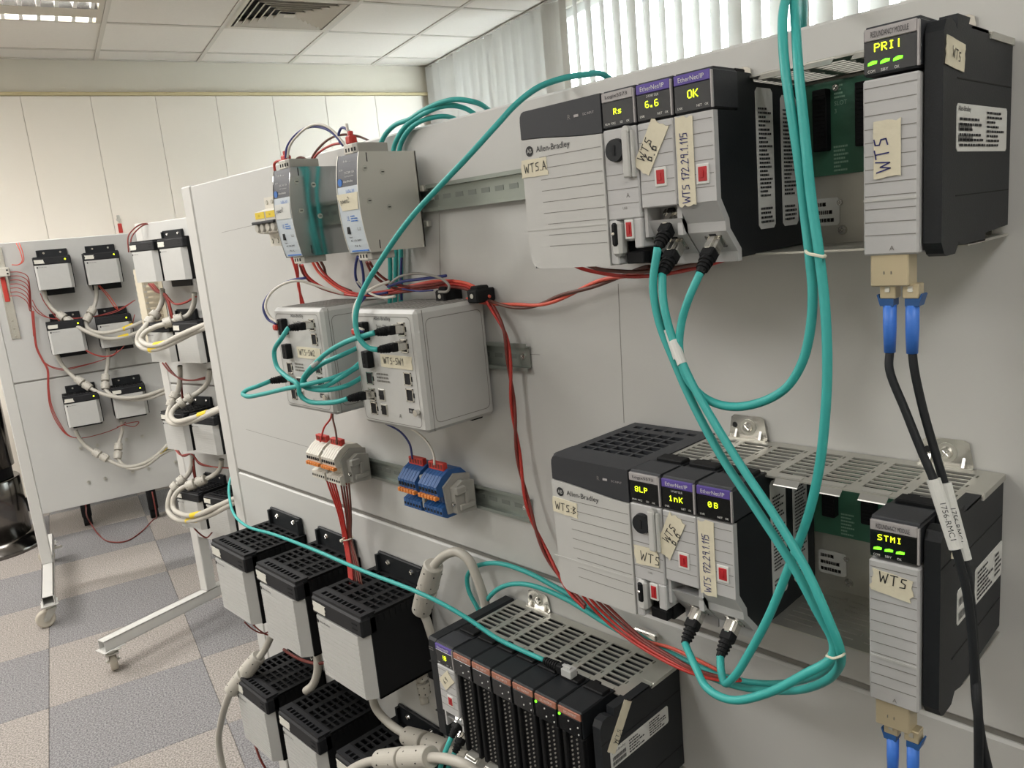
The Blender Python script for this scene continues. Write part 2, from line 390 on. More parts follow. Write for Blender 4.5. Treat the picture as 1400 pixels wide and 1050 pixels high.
def dots(s_, h, parent, org, face='F', w_=None, m='led', name='display_digits'):
    f = onface(face, org); mb = MB(); d = h/7; x = 0.0; n = len(s_); st = (w_/(n-.15) if w_ else d*6.4)
    for ch in s_:
        dx = min(d, st/6.0)
        for r, row in enumerate(DOTS[ch].split()):
            for k, b in enumerate(row):
                if b == '1': mb.add([f(x+k*dx+dx*.02, (6-r)*d+d*.02, .0002), f(x+k*dx+dx*.98, (6-r)*d+d*.02, .0002), f(x+k*dx+dx*.98, (6-r)*d+d*.98, .0002), f(x+k*dx+dx*.02, (6-r)*d+d*.98, .0002)], [(0,1,2,3)])
        x += st
    o = mb.ob(name, m, parent); o['kind'] = 'stuff'; return o

def text_along(s_, h, m, parent, pa, pb, out, w_, name='lettering'):
    """print that runs from pa towards pb on a sleeve; out is the side it faces"""
    o = text(s_, h, m, parent, (0, 0, 0), 'T', w_, name=name); d = (pb-pa).normalized(); out = (out-d*out.dot(d)).normalized(); v = out.cross(d)
    for q in o.data.vertices: q.co = pa + d*q.co.x + v*(q.co.y-h/2) + out*q.co.z
    return o
# ================================================================== ROOM
RZ = math.atan2(VV.y, VV.x)
def rstruct(name, mb, m, kind='structure', smooth=False):
    o = mb.ob(name, m, smooth=smooth); o.rotation_euler = (0, 0, RZ); o['kind'] = kind; return o
floor = rstruct('floor', MB().box((V_LEFT, U_FRONT, -.05), (V_WIN+.1, U_BACK+.1, -.006)), 'dark')
UL = [2.285+.5*k for k in range(-3, 6)]; VL = [-.293+.5*k for k in range(-5, 6)]
tm = [MB().box((.0004, .0004, -.006), (.4996, .4996, 0), .002).mesh('carpet_tile', m_) for m_ in ('carpet_cool', 'carpet_warm')]
for i, v in enumerate(VL):
    for j, u in enumerate(UL):
        if u > U_BACK-.05 or v > V_WIN-.1: continue
        o = link('carpet_tile', tm[(i+j) % 2], floor, (v, u, 0))
        if u+.5 > U_BACK: o.scale = (1, (U_BACK-u)/.5, 1)
        if v+.5 > V_WIN: o.scale = ((V_WIN-v)/.5, o.scale[1], 1)
ceil = rstruct('ceiling', MB().box((V_LEFT, U_FRONT, CEIL+.10), (V_WIN+.1, U_BACK+.1, CEIL+.15)), 'tile')
CU = [4.155+.6*k for k in range(-4, 2)]; CV = [-.05+.6*k for k in range(-4, 4)]
ct = MB().box((.012, .012, .004), (.588, .588, .018), .002).mesh('ceiling_tile', 'tile')
for i, v in enumerate(CV):
    for j, u in enumerate(CU):
        if abs(u-3.555) < .01 and (-1.3 < v < -.5 or abs(v-.55) < .01): continue
        o = link('ceiling_tile', ct, ceil, (v, u, CEIL))
        if u+.6 > U_BACK: o.scale = (1, (U_BACK-u)/.6, 1)
        if v+.6 > V_WIN: o.scale = ((V_WIN-v)/.6, o.scale[1], 1)
for v in CV[1:]: MB().box((v-.012, CU[0], CEIL-.001), (v+.012, U_BACK, CEIL+.004)).ob('grid_bar', 'grid', ceil)
for u in CU[1:]+[U_BACK-.012]: MB().box((CV[0], u-.012, CEIL-.0005), (V_WIN, u+.012, CEIL+.0045)).ob('grid_bar', 'grid', ceil)
# plain suspended sheet over the part of the room the picture does not show
MB().box((V_LEFT, U_FRONT, CEIL+.004), (V_WIN, CU[0], CEIL+.018)).ob('ceiling_sheet', 'tile', ceil)
MB().box((V_LEFT, CU[0], CEIL+.004), (CV[0], U_BACK, CEIL+.018)).ob('ceiling_sheet', 'tile', ceil)
# back wall, bulkhead over the cupboard run
rstruct('wall_back', MB().box((V_LEFT, U_BACK, -.05), (V_WIN+.1, U_BACK+.1, CEIL+.1)), 'bulkhead')
rstruct('trim_1', MB().box((V_LEFT, U_BACK-.035, 2.497), (V_WIN-.02, U_BACK, 2.518), .003), 'trim')
rstruct('baseboard_back', MB().box((V_LEFT, U_BACK-.012, 0), (V_WIN, U_BACK, .09)), 'black2')
cab = thing('tall_cupboard_run', 'run of tall plain white cupboard doors along the back wall', 'cupboard', (0, 0, 0), RZ)
MB().box((-1.6, U_BACK-.012, .09), (V_WIN-.16, U_BACK-.001, 2.497)).ob('carcass', 'bulkhead', cab)
cdoor = MB().box((.0012, -.03, .1), (.3703, -.012, 2.494), .001).mesh('door', 'laminate')
for k in range(-3, 8):
    v = -.494+.3715*k
    if v+.37 > V_WIN-.1: continue
    d = link('door', cdoor, cab, (v, U_BACK, 0))
kx = -.494+.3715+.03
kk = thing('hanging_key', 'small key in cupboard lock with a red tag hanging from it', 'key', room(U_BACK-.031, kx, 1.745), RZ)
MB().cyl((0, 0, 0), (0, -.014, 0), .012, n=14).ob('lock', 'steel', kk)
MB().box((-.004, -.03, -.02), (.004, -.027, .01), .001).box((-.009, -.031, .006), (.009, -.026, .026), .002).ob('key_blade', 'steel', kk)
MB().box((-.012, -.034, -.085), (.012, -.028, -.025), .003).ob('key_tag', 'red', kk)
# window wall
WZ0, WZ1, WU1 = .95, 2.66, 4.80
ww = MB().box((V_WIN, U_FRONT, -.05), (V_WIN+.1, U_BACK, WZ0)).box((V_WIN, U_FRONT, WZ1), (V_WIN+.1, U_BACK, CEIL+.1)).box((V_WIN, WU1, WZ0), (V_WIN+.1, U_BACK, WZ1)).box((V_WIN, U_FRONT, WZ0), (V_WIN+.1, -1.9, WZ1))
rstruct('wall_window', ww, 'wallpaint')
rstruct('wall_left', MB().box((V_LEFT-.1, U_FRONT, -.05), (V_LEFT, U_BACK, CEIL+.1)), 'wallpaint')
rstruct('wall_front', MB().box((V_LEFT, U_FRONT-.1, -.05), (V_WIN+.1, U_FRONT, CEIL+.1)), 'wallpaint')
wf = MB()
for u in (-1.9, -.6, .7, 2.0, 3.4, WU1-.05): wf.box((V_WIN+.02, u, WZ0), (V_WIN+.08, u+.05, WZ1), .004)
for z in (WZ0, WZ1-.05): wf.box((V_WIN+.02, -1.9, z), (V_WIN+.08, WU1, z+.05), .004)
win = rstruct('window_1', wf, 'frame')
for u, ue in ((-1.85, -.6), (-.55, .7), (.75, 2.0), (2.05, 3.4), (3.45, WU1-.05)): MB().box((V_WIN+.045, u, WZ0+.05), (V_WIN+.051, ue, WZ1-.05)).ob('window_pane', 'glass', win)
rstruct('trim_2', MB().box((V_WIN-.03, -1.9, WZ0-.03), (V_WIN+.02, WU1, WZ0), .004), 'frame')
# vertical blind
def slat_mat():
    m = bpy.data.materials.new('blind_fabric'); m.use_nodes = True; n = m.node_tree.nodes; l = m.node_tree.links
    b = n['Principled BSDF']; b.inputs['Base Color'].default_value = rgb('d9d8d4'); b.inputs['Roughness'].default_value = .8
    wv = n.new('ShaderNodeTexNoise'); wv.inputs['Scale'].default_value = 90; tc = n.new('ShaderNodeTexCoord'); l.new(tc.outputs['Object'], wv.inputs['Vector'])
    t = n.new('ShaderNodeBsdfTranslucent'); t.inputs['Color'].default_value = rgb('dcdad2')
    mx = n.new('ShaderNodeMixShader'); mr = n.new('ShaderNodeMapRange'); mr.inputs[3].default_value = .12; mr.inputs[4].default_value = .18
    l.new(wv.outputs[0], mr.inputs[0]); l.new(mr.outputs[0], mx.inputs[0]); l.new(b.outputs[0], mx.inputs[1]); l.new(t.outputs[0], mx.inputs[2])
    l.new(mx.outputs[0], n['Material Output'].inputs['Surface']); return m
M['slat'] = slat_mat()
bl = thing('vertical_blind', 'long white vertical blind covering the window beside the cupboards', 'blind', (0, 0, 0), RZ)
MB().box((V_WIN-.10, -1.95, CEIL-.014), (V_WIN-.055, U_BACK-.02, CEIL-.002), .003).ob('headrail', 'frame', bl)
ms = MB(); ncv = 6                     # a slat is slightly bowed across its width
pf = [(.127*(i/ncv-.5), .006*(1-(2*i/ncv-1)**2)) for i in range(ncv+1)]
ms.prism([(y+.0004, x) for x, y in pf]+[(y-.0004, x) for x, y in reversed(pf)], 'z', .99, CEIL-.015)
sm = ms.mesh('slat', 'slat'); smrnd = random.Random(5)
u = U_BACK-.09
while u > -1.9:
    o = link('slat', sm, bl, (V_WIN-.078, u, 0)); closed = u > 3.28
    o.rotation_euler = (0, 0, math.radians((38 if closed else -23)+smrnd.uniform(-6, 6))); u -= .115*smrnd.uniform(.97, 1.03)
# ceiling fitting with louvres (600 x 1200); the added lamps have no fitting
lf = thing('ceiling_light', 'recessed ceiling light with bright louvred reflector strips, lit', 'light', room(-0.0, 0, 0), RZ)
LU = (-.245, .0, .26)
pan = MB(); pan.box((-.59, -.29, .06), (.59, .29, .075))
for (a, b) in ((-.29, LU[0]-.055), (LU[0]+.055, LU[1]-.055), (LU[1]+.055, LU[2]-.055)): pan.box((-.59, a, .0), (.59, b, .004))
pan.box((-.595, -.295, -.001), (-.57, .295, .07)).box((.57, -.295, -.001), (.595, .295, .07)).box((-.595, -.295, -.001), (.595, -.288, .07)).box((-.595, .288, -.001), (.595, .295, .07))
pan.ob('pan', 'vent', lf)
for lu in LU:
    rf = MB()
    for sg in (-1, 1):
        pr = [(sg*(.022+.033*(t/4)**2), .05-.05*t/4) for t in range(5)]
        rf.prism([(lu+a, z) for a, z in pr]+[(lu+a+sg*.0015, z+.001) for a, z in reversed(pr)], 'x', -.57, .57)
    R_ = rf.ob('reflector', 'louvre', lf)
    bm_ = MB()
    for k in range(15):
        x = -.54+.0775*k
        bm_.prism([(x-.009, .0), (x+.009, .0), (x+.002, .034), (x-.002, .034)], 'y', lu-.05, lu+.05)
    bm_.ob('louvre_blade', 'tube', R_)
lf.location = room(LAMP_UV[0][1], LAMP_UV[0][0], 0) if False else UU*LAMP_UV[0][0]+VV*LAMP_UV[0][1]+Vector((0, 0, CEIL))
# square air diffuser
dv = thing('ceiling_vent', 'square white ceiling air diffuser with concentric slanted blades', 'vent', UU*3.855+VV*.25+Vector((0, 0, CEIL)), RZ)
dv.location = UU*3.855+VV*.85+Vector((0, 0, CEIL))
def ring(mb, a, b, z0, z1):
    for k in range(4):
        c, s_ = [(1,0),(0,1),(-1,0),(0,-1)][k]
        P = [(-a,-a,z0),(a,-a,z0),(b,-b,z1),(-b,-b,z1)]; Q = [(x, y, z+.003) for x, y, z in P]
        mb.add([(x*c-y*s_, x*s_+y*c, z) for x, y, z in P+Q], [(0,1,2,3),(7,6,5,4),(0,4,5,1),(1,5,6,2),(2,6,7,3),(3,7,4,0)])
vf = MB(); ring(vf, .292, .262, -.001, -.001); vf.ob('frame', 'vent', dv)
for k in range(6):
    a = .25-.036*k; rb = MB(); ring(rb, a, a-.026, -.002+.0*k, .018); rb.ob('blade', 'vent', dv)
MB().box((-.03, -.03, -.004), (.03, .03, .0), .002).ob('centre_plate', 'vent', dv)
MB().box((-.27, -.27, .05), (.27, .27, .055)).ob('plenum', 'dark', dv)

# ================================================================== STANDS
def caster(parent, x, y, swivel=0.0, brake=True):
    T = Matrix.Translation((x, y, 0)) @ Matrix.Rotation(swivel, 4, 'Z')
    f = MB(T); f.box((-.03, -.03, .094), (.03, .03, .099), .001).cyl((0, 0, .08), (0, 0, .096), .018, n=12)
    f.box((-.022, -.022, .076), (.022, .012, .082), .001)
    for sx in (-.0185, .0165): f.prism([(-.022, .08), (.012, .08), (.034, .045), (.034, .03), (.018, .03), (-.012, .06)], 'x', sx, sx+.002)
    f.cyl((-.024, .025, .038), (.024, .025, .038), .005, n=8)
    if brake: f.prism([(-.02, .078), (-.05, .082), (-.056, .074), (-.02, .07)], 'x', -.012, .012)
    c = f.ob('caster', 'steel', parent)
    wm = MB(T @ Matrix.Translation((0, .025, .0375)) @ Matrix.Rotation(math.pi/2, 4, 'Y'))
    wm.lathe([(.008, -.013), (.028, -.012), (.033, -.013), (.0375, -.008), (.0375, .008), (.033, .013), (.028, .012), (.008, .013)], (0, 0, 0), 24)
    wm.ob('wheel', 'rubber', c, smooth=True); return c
def stand(label, loc, rz, W, seam=1.0, sw=(0.3, 2.6, 0.6, 2.9)):
    t = thing('mobile_panel_stand', label, 'panel stand', loc, rz)
    for x in (0, W-.045):
        MB().box((x, 0, .14), (x+.045, .045, 1.604), .003).ob('post', 'frame', t)
        ft = MB()                                     # open ended square tube
        xo, xi = (x, x+.045)
        ft.box((xo, -.43, .1), (xi, .475, .103)).box((xo, -.43, .137), (xi, .475, .14)).box((xo, -.43, .1), (xo+.003, .475, .14)).box((xi-.003, -.43, .1), (xi, .475, .14))
        ft.box((xo-.008, -.44, .098), (xi+.008, -.36, .1)).box((xo-.008, .40, .098), (xi+.008, .485, .1))
        ft.ob('foot_tube', 'frame', t)
        caster(t, x+.0225, -.40, sw[0 if x == 0 else 1], x > 0); caster(t, x+.0225, .44, sw[2 if x == 0 else 3])
    for (a, b) in ((seam+.0035, 1.602), (.375, seam-.0035)):
        MB().box((.0455, .0015, a), (W-.0455, .021, b), .0025).ob('panel_sheet', 'panel', t)
    MB().box((.0455, .006, seam-.0035), (W-.0455, .02, seam+.0035)).ob('seam_strip', 'groove', t)
    MB().box((.045, .021, 1.565), (W-.045, .043, 1.60), .002).ob('rail', 'frame', t)
    MB().box((.045, .021, .375), (W-.045, .043, .41), .002).ob('rail', 'frame', t)
    return t
main = stand('large grey equipment panel on a wheeled stand filling the right foreground', (-1.117, 0, 0), 0, 1.74, 1.004)
a12 = math.radians(12); E2 = Vector((math.cos(a12), math.sin(a12), 0)); N2 = Vector((-math.sin(a12), math.cos(a12), 0))
P2 = Vector((-2.55, .40, 0))-E2*.018
st2 = stand('middle wheeled panel stand half hidden behind the foreground panel', P2, a12, 1.5, 1.0, (1.15, 2.6, .6, 2.9))
P1 = Vector((-3.5, .07, 0))-VV*.03
st1 = stand('farthest wheeled panel stand at left with six power supplies and red wires', P1, RZ, 1.5, .988, (1.75, 2.6, 1.2, 2.9))
def s1(x, y, z): return P1+VV*x+UU*y+Vector((0, 0, z))
def s2(x, y, z): return P2+E2*x+N2*y+Vector((0, 0, z))
# ================================================================== DEVICE PARTS
def loft(mb, A, ya, B, yb, ca=True, cb=True):           # two outlines in (x, z) joined along y
    n = len(A)
    fs = [(i, (i+1) % n, n+(i+1) % n, n+i) for i in range(n)]
    if ca: fs.append(tuple(range(n)))
    if cb: fs.append(tuple(range(2*n-1, n-1, -1)))
    return mb.add([(x, ya, z) for x, z in A]+[(x, yb, z) for x, z in B], fs)
def screw(parent, p, face='F', r=.004, m='bright', name='screw'):
    d = {'F': Vector((0, -1, 0)), 'R': Vector((1, 0, 0)), 'T': Vector((0, 0, 1))}[face]
    p = Vector(p); mb = MB().cyl(p, p+d*r*.5, r, r*.8, 12)
    a = d.orthogonal().normalized(); b = d.cross(a)
    for e in (a, b): mb.tube([p+d*r*.52-e*r*.55, p+d*r*.52+e*r*.55], r*.12, 4)
    return mb.ob(name, m, parent)
def rj45(parent, org, n, up, m='black2', name='port', w=.0145, h=.0125):
    """socket: shielded rim with a dark recess; n points out of the socket, up is its long side's normal"""
    n = Vector(n).normalized(); up = Vector(up); up = (up-n*up.dot(n)).normalized(); s_ = up.cross(n)
    T = Matrix(((s_.x, up.x, n.x, org[0]), (s_.y, up.y, n.y, org[1]), (s_.z, up.z, n.z, org[2]), (0, 0, 0, 1)))
    r = MB(T); t = .0013
    r.box((-w/2, -h/2, -.004), (-w/2+t, h/2, .0012)).box((w/2-t, -h/2, -.004), (w/2, h/2, .0012)).box((-w/2, -h/2, -.004), (w/2, -h/2+t, .0012)).box((-w/2, h/2-t, -.004), (w/2, h/2, .0012))
    p = r.ob(name, 'bright', parent)
    q = MB(T).box((-w/2+t, -h/2+t, -.004), (w/2-t, h/2-t, .0002)).box((-.003, h/2-t, -.003), (.003, h/2+.0015, .0006))
    q.ob('socket', 'dark', p); return p

# ---- stand-alone power supply (origin: lower left corner on the panel)
PW, PH, PD = .145, .141, .128
def power_supply(label, loc, rz=0.0, note=True, led=False, full=True, group=None):
    t = thing('power_supply', label, 'power supply', loc, rz, group)
    hb = MB()
    hb.box((0, -.112, .0), (.003, 0, .137)).box((PW-.003, -.112, 0), (PW, 0, .137)).box((0, -.004, 0), (PW, 0, .137)).box((0, -.112, 0), (PW, 0, .003)).box((.003, -.108, .1), (PW-.003, -.004, .112))
    # slotted top: blocks of cells between bars
    holes = []
    for c in range(3):
        for r in range(7):
            for k in range(2):
                x0 = .010+.0445*c+.0185*k+.003*(c > 0); y0 = -.096+.0125*r
                holes.append((x0, y0, x0+.0155, y0+.0085))
    hb.grille(0, PW, -.104, 0, holes, .1355, .1388, lambda x, y, z: (x, y, z))
    for k in range(9): hb.box((PW-.0005, -.098+.0105*k, .1205), (PW+.0008, -.0925+.0105*k, .134))
    hb.ob('housing', 'black2', t)
    cp = MB().box((0, -.1285, .1065), (PW, -.1, .1365), .003)
    holes = [(.018+.0118*k, -.119, .018+.0118*k+.0085, -.109) for k in range(10)]
    cp.grille(.003, PW-.003, -.1255, -.1005, holes, .1365, .141, lambda x, y, z: (x, y, z))
    cp.ob('front_cap', 'cap', t)
    fp = MB(); plan = [(.0005, -.104), (.003, -.119), (.010, -.1275), (PW-.016, -.1275), (PW-.0005, -.108), (PW-.0005, -.1), (.0005, -.1)]
    core = [(x*.986+.001, y+.0012) for x, y in plan]
    fp.prism(core, 'z', .001, .105)
    zs = [.0, .006, .0115, .017, .0225, .028, .0335, .041, .049, .057, .065, .073, .081, .089, .1055]
    fp.prism(plan, 'z', .0, .1055)
    for a, b in zip(zs[:-1], zs[1:]): fp.box((.010, -.1281, a+.0005), (PW-.017, -.1272, b-.0005))
    fp.ob('front_panel', 'greylt', t)
    if full:
        f = onface('F', (.013, -.1283, .0965)); lg = MB()
        lg.add([f(.0035*math.cos(k*.5236), .0035*math.sin(k*.5236), .0002) for k in range(12)], [tuple(range(12))]); lg.ob('emblem', 'ink', t)
        text('Allen-Bradley', .0045, 'ink', t, (.0185, -.1283, .0940), w_=.030)
        for k in range(2):
            for j in range(4): pass
        MB().box((PW-.026, -.1293, .125), (PW-.012, -.1284, .1265)).box((PW-.026, -.1293, .117), (PW-.012, -.1284, .1185)).ob('indicator_slots', 'black2', t)
    tb = MB().box((.018, -.006, .138), (.139, 0, .172), .0015).box((.018, -.012, .138), (.024, -.004, .168)).box((.133, -.012, .138), (.139, -.004, .168)).ob('mounting_flange', 'black', t)
    MB().box((.018, -.004, -.028), (.139, 0, -.0005), .0015).ob('lower_flange', 'black', t)
    for x in (.047, .112): screw(tb, (x, -.006, .158), r=.0052)
    if note:
        tp = tape_strip(t, (.006, -.129, .113), .036, .0165, rot=-.02, name='tape_label', m='tapew', ragged=.3)
    if led: MB().cyl((PW-.022, -.1287, .124), (PW-.022, -.1305, .124), .0035, .002, 10).ob('status_light', 'led', t)
    return t
PSU = []
def psu_row(lst, first=None):
    out = []
    for (label, loc, rz, kw) in lst: out.append(power_supply(label, loc, rz, **kw))
    return out
MX = -1.117
NM = dict(full=True)
g = 'power supplies on the foreground panel'
psu_row([('grey power supply with black slotted top, leftmost of the foreground panel upper row', (-.948, 0, .779), 0, dict(group=g)),
 ('grey power supply with small written tape, middle of the foreground upper row', (-.760, 0, .7785), 0, dict(group=g)),
 ('largest looking grey power supply with black side, right end of foreground upper row', (-.5645, 0, .777), 0, dict(group=g)),
 ('grey power supply under the leftmost upper one, beside the hanging grey plugs', (-.958, 0, .484), 0, dict(group=g)),
 ('grey power supply with curled tape in the foreground lower row, second from left', (-.766, 0, .486), 0, dict(group=g)),
 ('dark topped power supply at bottom edge, third of the foreground lower row', (-.566, 0, .489), 0, dict(group=g))])
g = 'power supplies on the farthest panel'
for nm, x, z in (('top left', .215, 1.386), ('top right', .408, 1.387), ('middle left', .215, 1.104), ('middle right', .410, 1.102), ('bottom left', .219, .772), ('bottom right', .412, .774)):
    power_supply(nm+' grey power supply with lit green lamp on the farthest panel', s1(x, 0, z), RZ, led=True, group=g, note=nm not in ('middle right',))
g = 'power supplies on the middle panel'
for nm, x, z in (('topmost left', .160, 1.394), ('topmost right', .328, 1.394), ('second row left', .162, 1.112), ('second row right', .331, 1.112), ('third row left', .159, .788), ('third row right', .333, .788), ('bottom row left', .160, .489), ('bottom row right', .334, .489)):
    power_supply(nm+' grey power supply on the middle panel stand', s2(x, 0, z), a12, group=g)

# ---- rack pieces; local origin: left end of rack on the panel, bottom of rack
RF = -.147
def chassis(label, loc, fill='none', tabs=True, x0=.112, x1=.369, labels='A', clips=True):
    t = thing('module_rack', label, 'rack', loc)
    bk = MB().box((x0, -.003, 0), (x1-.01, 0, .137)).box((x0, -.09, 0), (x0+.0015, 0, .137))
    bk.ob('back_plate', 'steel', t)
    for nm, z in (('top_grille', .1355), ('bottom_grille', 0.0)):
        holes = []
        for k in range(7):
            b = x0+.035*k
            for r in range(8): holes.append((b+.0045, -.080+.0088*r, b+.0305, -.080+.0088*r+(.0060 if z > 0 else .0016)))
            for r in (-.071, -.045, -.02): holes.append((b+.0322, r, b+.0338, r+.006))
        holes += [(x1-.009, -.075, x1-.0045, -.068), (x1-.0085, -.045, x1-.004, -.039), (x1-.0095, -.02, x1-.006, -.014)]
        gm = MB().grille(x0, x1, -.092, 0, holes, z, z+.0016, lambda x, y, zz: (x, y, zz))
        gp = gm.ob(nm, 'steel', t)
        if z > 0:
            cm = MB()
            for k in range(7):
                b = x0+.035*k
                cm.prism([(-.097, z-.003), (-.090, z+.0022), (-.084, z+.0022), (-.084, z+.0012), (-.0905, z+.0012), (-.0975, z-.0038)], 'x', b+.008, b+.029)
            cm.ob('clip_fingers', 'finger', gp)
    # silver lip that folds over the right end plate
    MB().prism([(-.056, .1325), (-.001, .1325), (-.001, .1372), (-.052, .1372)], 'x', x1-.012, x1+.0012).ob('end_lip', 'steel', t)
    pts = [(-.138, -.001), (-.143, .006), (-.143, .130), (-.139, .1365), (-.131, .138), (-.123, .1355), (-.120, .1325), (-.119, .1415), (-.0955, .1415), (-.098, .1375), (-.058, .1375), (-.056, .1325), (-.002, .1325), (-.002, .008), (-.055, .006), (-.055, .0005), (-.097, .001), (-.110, .004), (-.117, -.003), (-.133, -.003)]
    ep = MB().prism(pts, 'x', x1-.0105, x1).ob('end_plate', 'black', t)
    for ya, yb, z in ((-.1432, -.120, .1105), (-.118, -.004, .104), (-.118, -.004, .033)): MB().box((x1-.0004, ya, z), (x1+.0003, yb, z+.0008)).ob('seam_line', 'dark', ep)
    return t
def board(t, x0, x1, slots, label=False):
    b = MB().box((x0, -.0075, .058), (x1, -.0045, .133)).ob('circuit_board', 'pcb', t)
    for k in slots:
        c = MB(); cx = x0+.0175+.035*k
        c.box((cx-.006, -.0165, .078), (cx+.006, -.0075, .127), .0008)
        for i in range(14): c.box((cx-.0045, -.0172, .0805+.0032*i), (cx+.0045, -.0164, .082+.0032*i))
        c.ob('slot_connector', 'black2', b)
        small_print(b, (cx+.008, -.0076, .06), 'F', .012, .022, 7, 'pcbink', 'board_print', seed=k)
        small_print(b, (cx+.009, -.0076, .118), 'F', .010, .012, 4, 'pcbink', 'board_print', seed=k+9)
        text('SLOT', .0035, 'pcbink', b, (cx+.009, -.0077, .113), w_=.0105)
        text(str(k+3), .0035, 'pcbink', b, (cx+.009, -.0077, .107))
    for k in slots:
        screw(t, (x0+.035*k+.028, -.0078, .127), r=.0032); screw(t, (x0+.035*k+.03, -.003, .012), r=.0042); screw(t, (x0+.035*k+.028, -.003, .035), r=.0028)
def tabs(t, xs):
    for x in xs:
        m = MB(); pl = [(x, .137), (x+.041, .137), (x+.041, .1395), (x+.0375, .1585), (x+.034, .1605), (x+.006, .1605), (x+.003, .158), (x, .1395)]
        m.prism(pl, 'y', -.0016, 0); m.box((x, -.006, .1368), (x+.041, 0, .1384))
        for dx in (.007, .033): m.prism([(-.0055, .138), (-.0016, .138), (-.0016, .146)], 'x', x+dx, x+dx+.0022)
        p = m.ob('mounting_tab', 'bright', t)
        MB().cyl((x+.021, -.0016, .149), (x+.021, -.0024, .149), .008, n=18).ob('washer', 'steel', p)
        screw(p, (x+.021, -.0024, .149), r=.0055)
        MB().cyl((x+.0065, -.0012, .150), (x+.0065, -.0018, .150), .0028, n=10).ob('slot_hole', 'dark', p)
def rack_psu(label, loc, mark):
    t = thing('rack_power_supply', label, 'power supply', loc); xa, xb = .0095, .1115
    hb = MB(); hb.box((xa+.001, -.135, 0), (xa+.004, -.002, .134)).box((xb-.003, -.135, 0), (xb, -.002, .134)).box((xa+.001, -.005, 0), (xb, -.002, .134)).box((xa+.001, -.135, .002), (xb, -.002, .005)).box((xa+.004, -.128, .10), (xb-.004, -.006, .104))
    holes = []
    for c in range(5):
        for r in range(6): holes.append((xa+.012+.0152*c, -.108+.0132*r, xa+.012+.0152*c+.0128, -.108+.0132*r+.0098))
    for c in range(6): holes.append((xa+.012+.0135*c, -.124, xa+.012+.0135*c+.0095, -.1165)); holes.append((xa+.012+.0135*c, -.021, xa+.012+.0135*c+.0095, -.014))
    hb.grille(xa+.001, xb, -.135, -.002, holes, .1345, .138, lambda x, y, z: (x, y, z))
    hb.ob('housing', 'char', t)
    n = 10; xs = [xa+(xb-xa)*i/n for i in range(n+1)]
    def curve(x): u_ = (x-xa)/(xb-xa); return .1165-.0015*u_-.0058*(u_*u_*(3-2*u_))
    # dark band
    top = [(x, .1405) for x in reversed(xs[1:])]+[(xa+.006, .1405), (xa+.0025, .1392), (xa+.0006, .1362), (xa, .132)]
    A = [(max(x, xa+.0), curve(x)+.0004) for x in xs]
    def inset(P): return [(xa+.008+(x-xa)*(xb-xa-.008)/(xb-xa), z if z < .139 else z-.0) for x, z in P]
    P = A+top
    bd = MB(); loft(bd, inset(P), RF, P, RF+.013); loft(bd, P, RF+.013, P, RF+.035)
    bd.ob('top_band', 'char', t)
    rc = .014; bl_ = [(xa+rc-rc*math.sin(k*math.pi/8), rc-rc*math.cos(k*math.pi/8)) for k in range(5)]
    Q = [(xb, .0005)] + [(x, z+.0005) for x, z in bl_] + [(xa, .06)] + [(x, curve(x)-.0004) for x in xs]
    gp = MB(); loft(gp, inset(Q), RF-.0012, Q, RF+.013); loft(gp, Q, RF+.013, Q, RF+.035)
    G = gp.ob('front_cover', 'greylt', t)
    rl = MB()
    for k in range(9):
        z = .0985-.0098*k
        if abs(z-.036) < .003: continue
        rl.box((xa+.030 if k < 6 else xa+.034, RF-.0014, z), (xb-.0015, RF-.001, z+.0005))  # raised dark strips, the shade of the grooves put into their colour
    rl.ob('rib_shade_line', 'groove', G)
    MB().box((xa+.003, RF-.0016, .0352), (xb-.0005, RF-.0008, .0366)).ob('ridge', 'greylt', G)
    f = onface('F', (xa+.0185, RF-.0013, .1055)); lg = MB()
    lg.add([f(.0046*math.cos(k*.3927), .0046*math.sin(k*.3927), .0002) for k in range(16)], [tuple(range(16))]); e = lg.ob('emblem', 'ink', t)
    text('AB', .0036, 'greylt', e, (xa+.0155, RF-.0016, .1038), w_=.006)
    text('Allen-Bradley', .0068, 'ink', t, (xa+.027, RF-.0014, .1018), w_=.040)
    text('DC INPUT', .002, 'silver', t, (xa+.083, RF-.0002, .1262), w_=.012)
    MB().box((xa+.073, RF-.0005, .1262), (xa+.078, RF+.001, .1282)).ob('indicator_light', 'silver', t)
    text('R', .004, 'groove', t, (xa+.066, RF-.0002, .1252))
    return t
def head(t, w, strip, title, tcol, leds, screen='screen', sub=None, ledtext=None, low=.1115, top=.1405):
    hd = MB().box((0, RF+.001, low), (w, RF+.037, top-.0005), .0015)
    hd.prism([(RF+.003, top-.001), (RF+.034, top-.001), (RF+.032, top+.0006), (RF+.004, top+.0006)], 'x', .001, w-.001)
    H = hd.ob('display_head', 'char', t)
    MB().box((w-.0014, RF-.0002, low+.001), (w-.0002, RF+.002, top-.002)).ob('edge_strip', 'silver', H)
    MB().box((.0012, RF-.0004, top-.0085), (w-.0016, RF+.002, top-.0012), .0004).ob('name_strip', strip, H)
    MB().box((.0012, RF-.0002, low+.0008), (w-.0016, RF+.002, top-.0088), .0004).ob('display_window', screen, H)
    text(title, .0034, tcol, t, (w*.16, RF-.0006, top-.0067), w_=w*.66)
    if sub: text(sub, .0018, 'inkw', t, (w*.32, RF-.0004, top-.0118), w_=w*.34)
    for (s_, x, z, h, ww) in leds: dots(s_, h, t, (x, RF-.0005, z), w_=ww)
    if ledtext:
        for (s_, x, z) in ledtext: text(s_, .0017, 'inkw', t, (x, RF-.0004, z), w_=.0045 if len(s_) > 2 else .003)
    return H
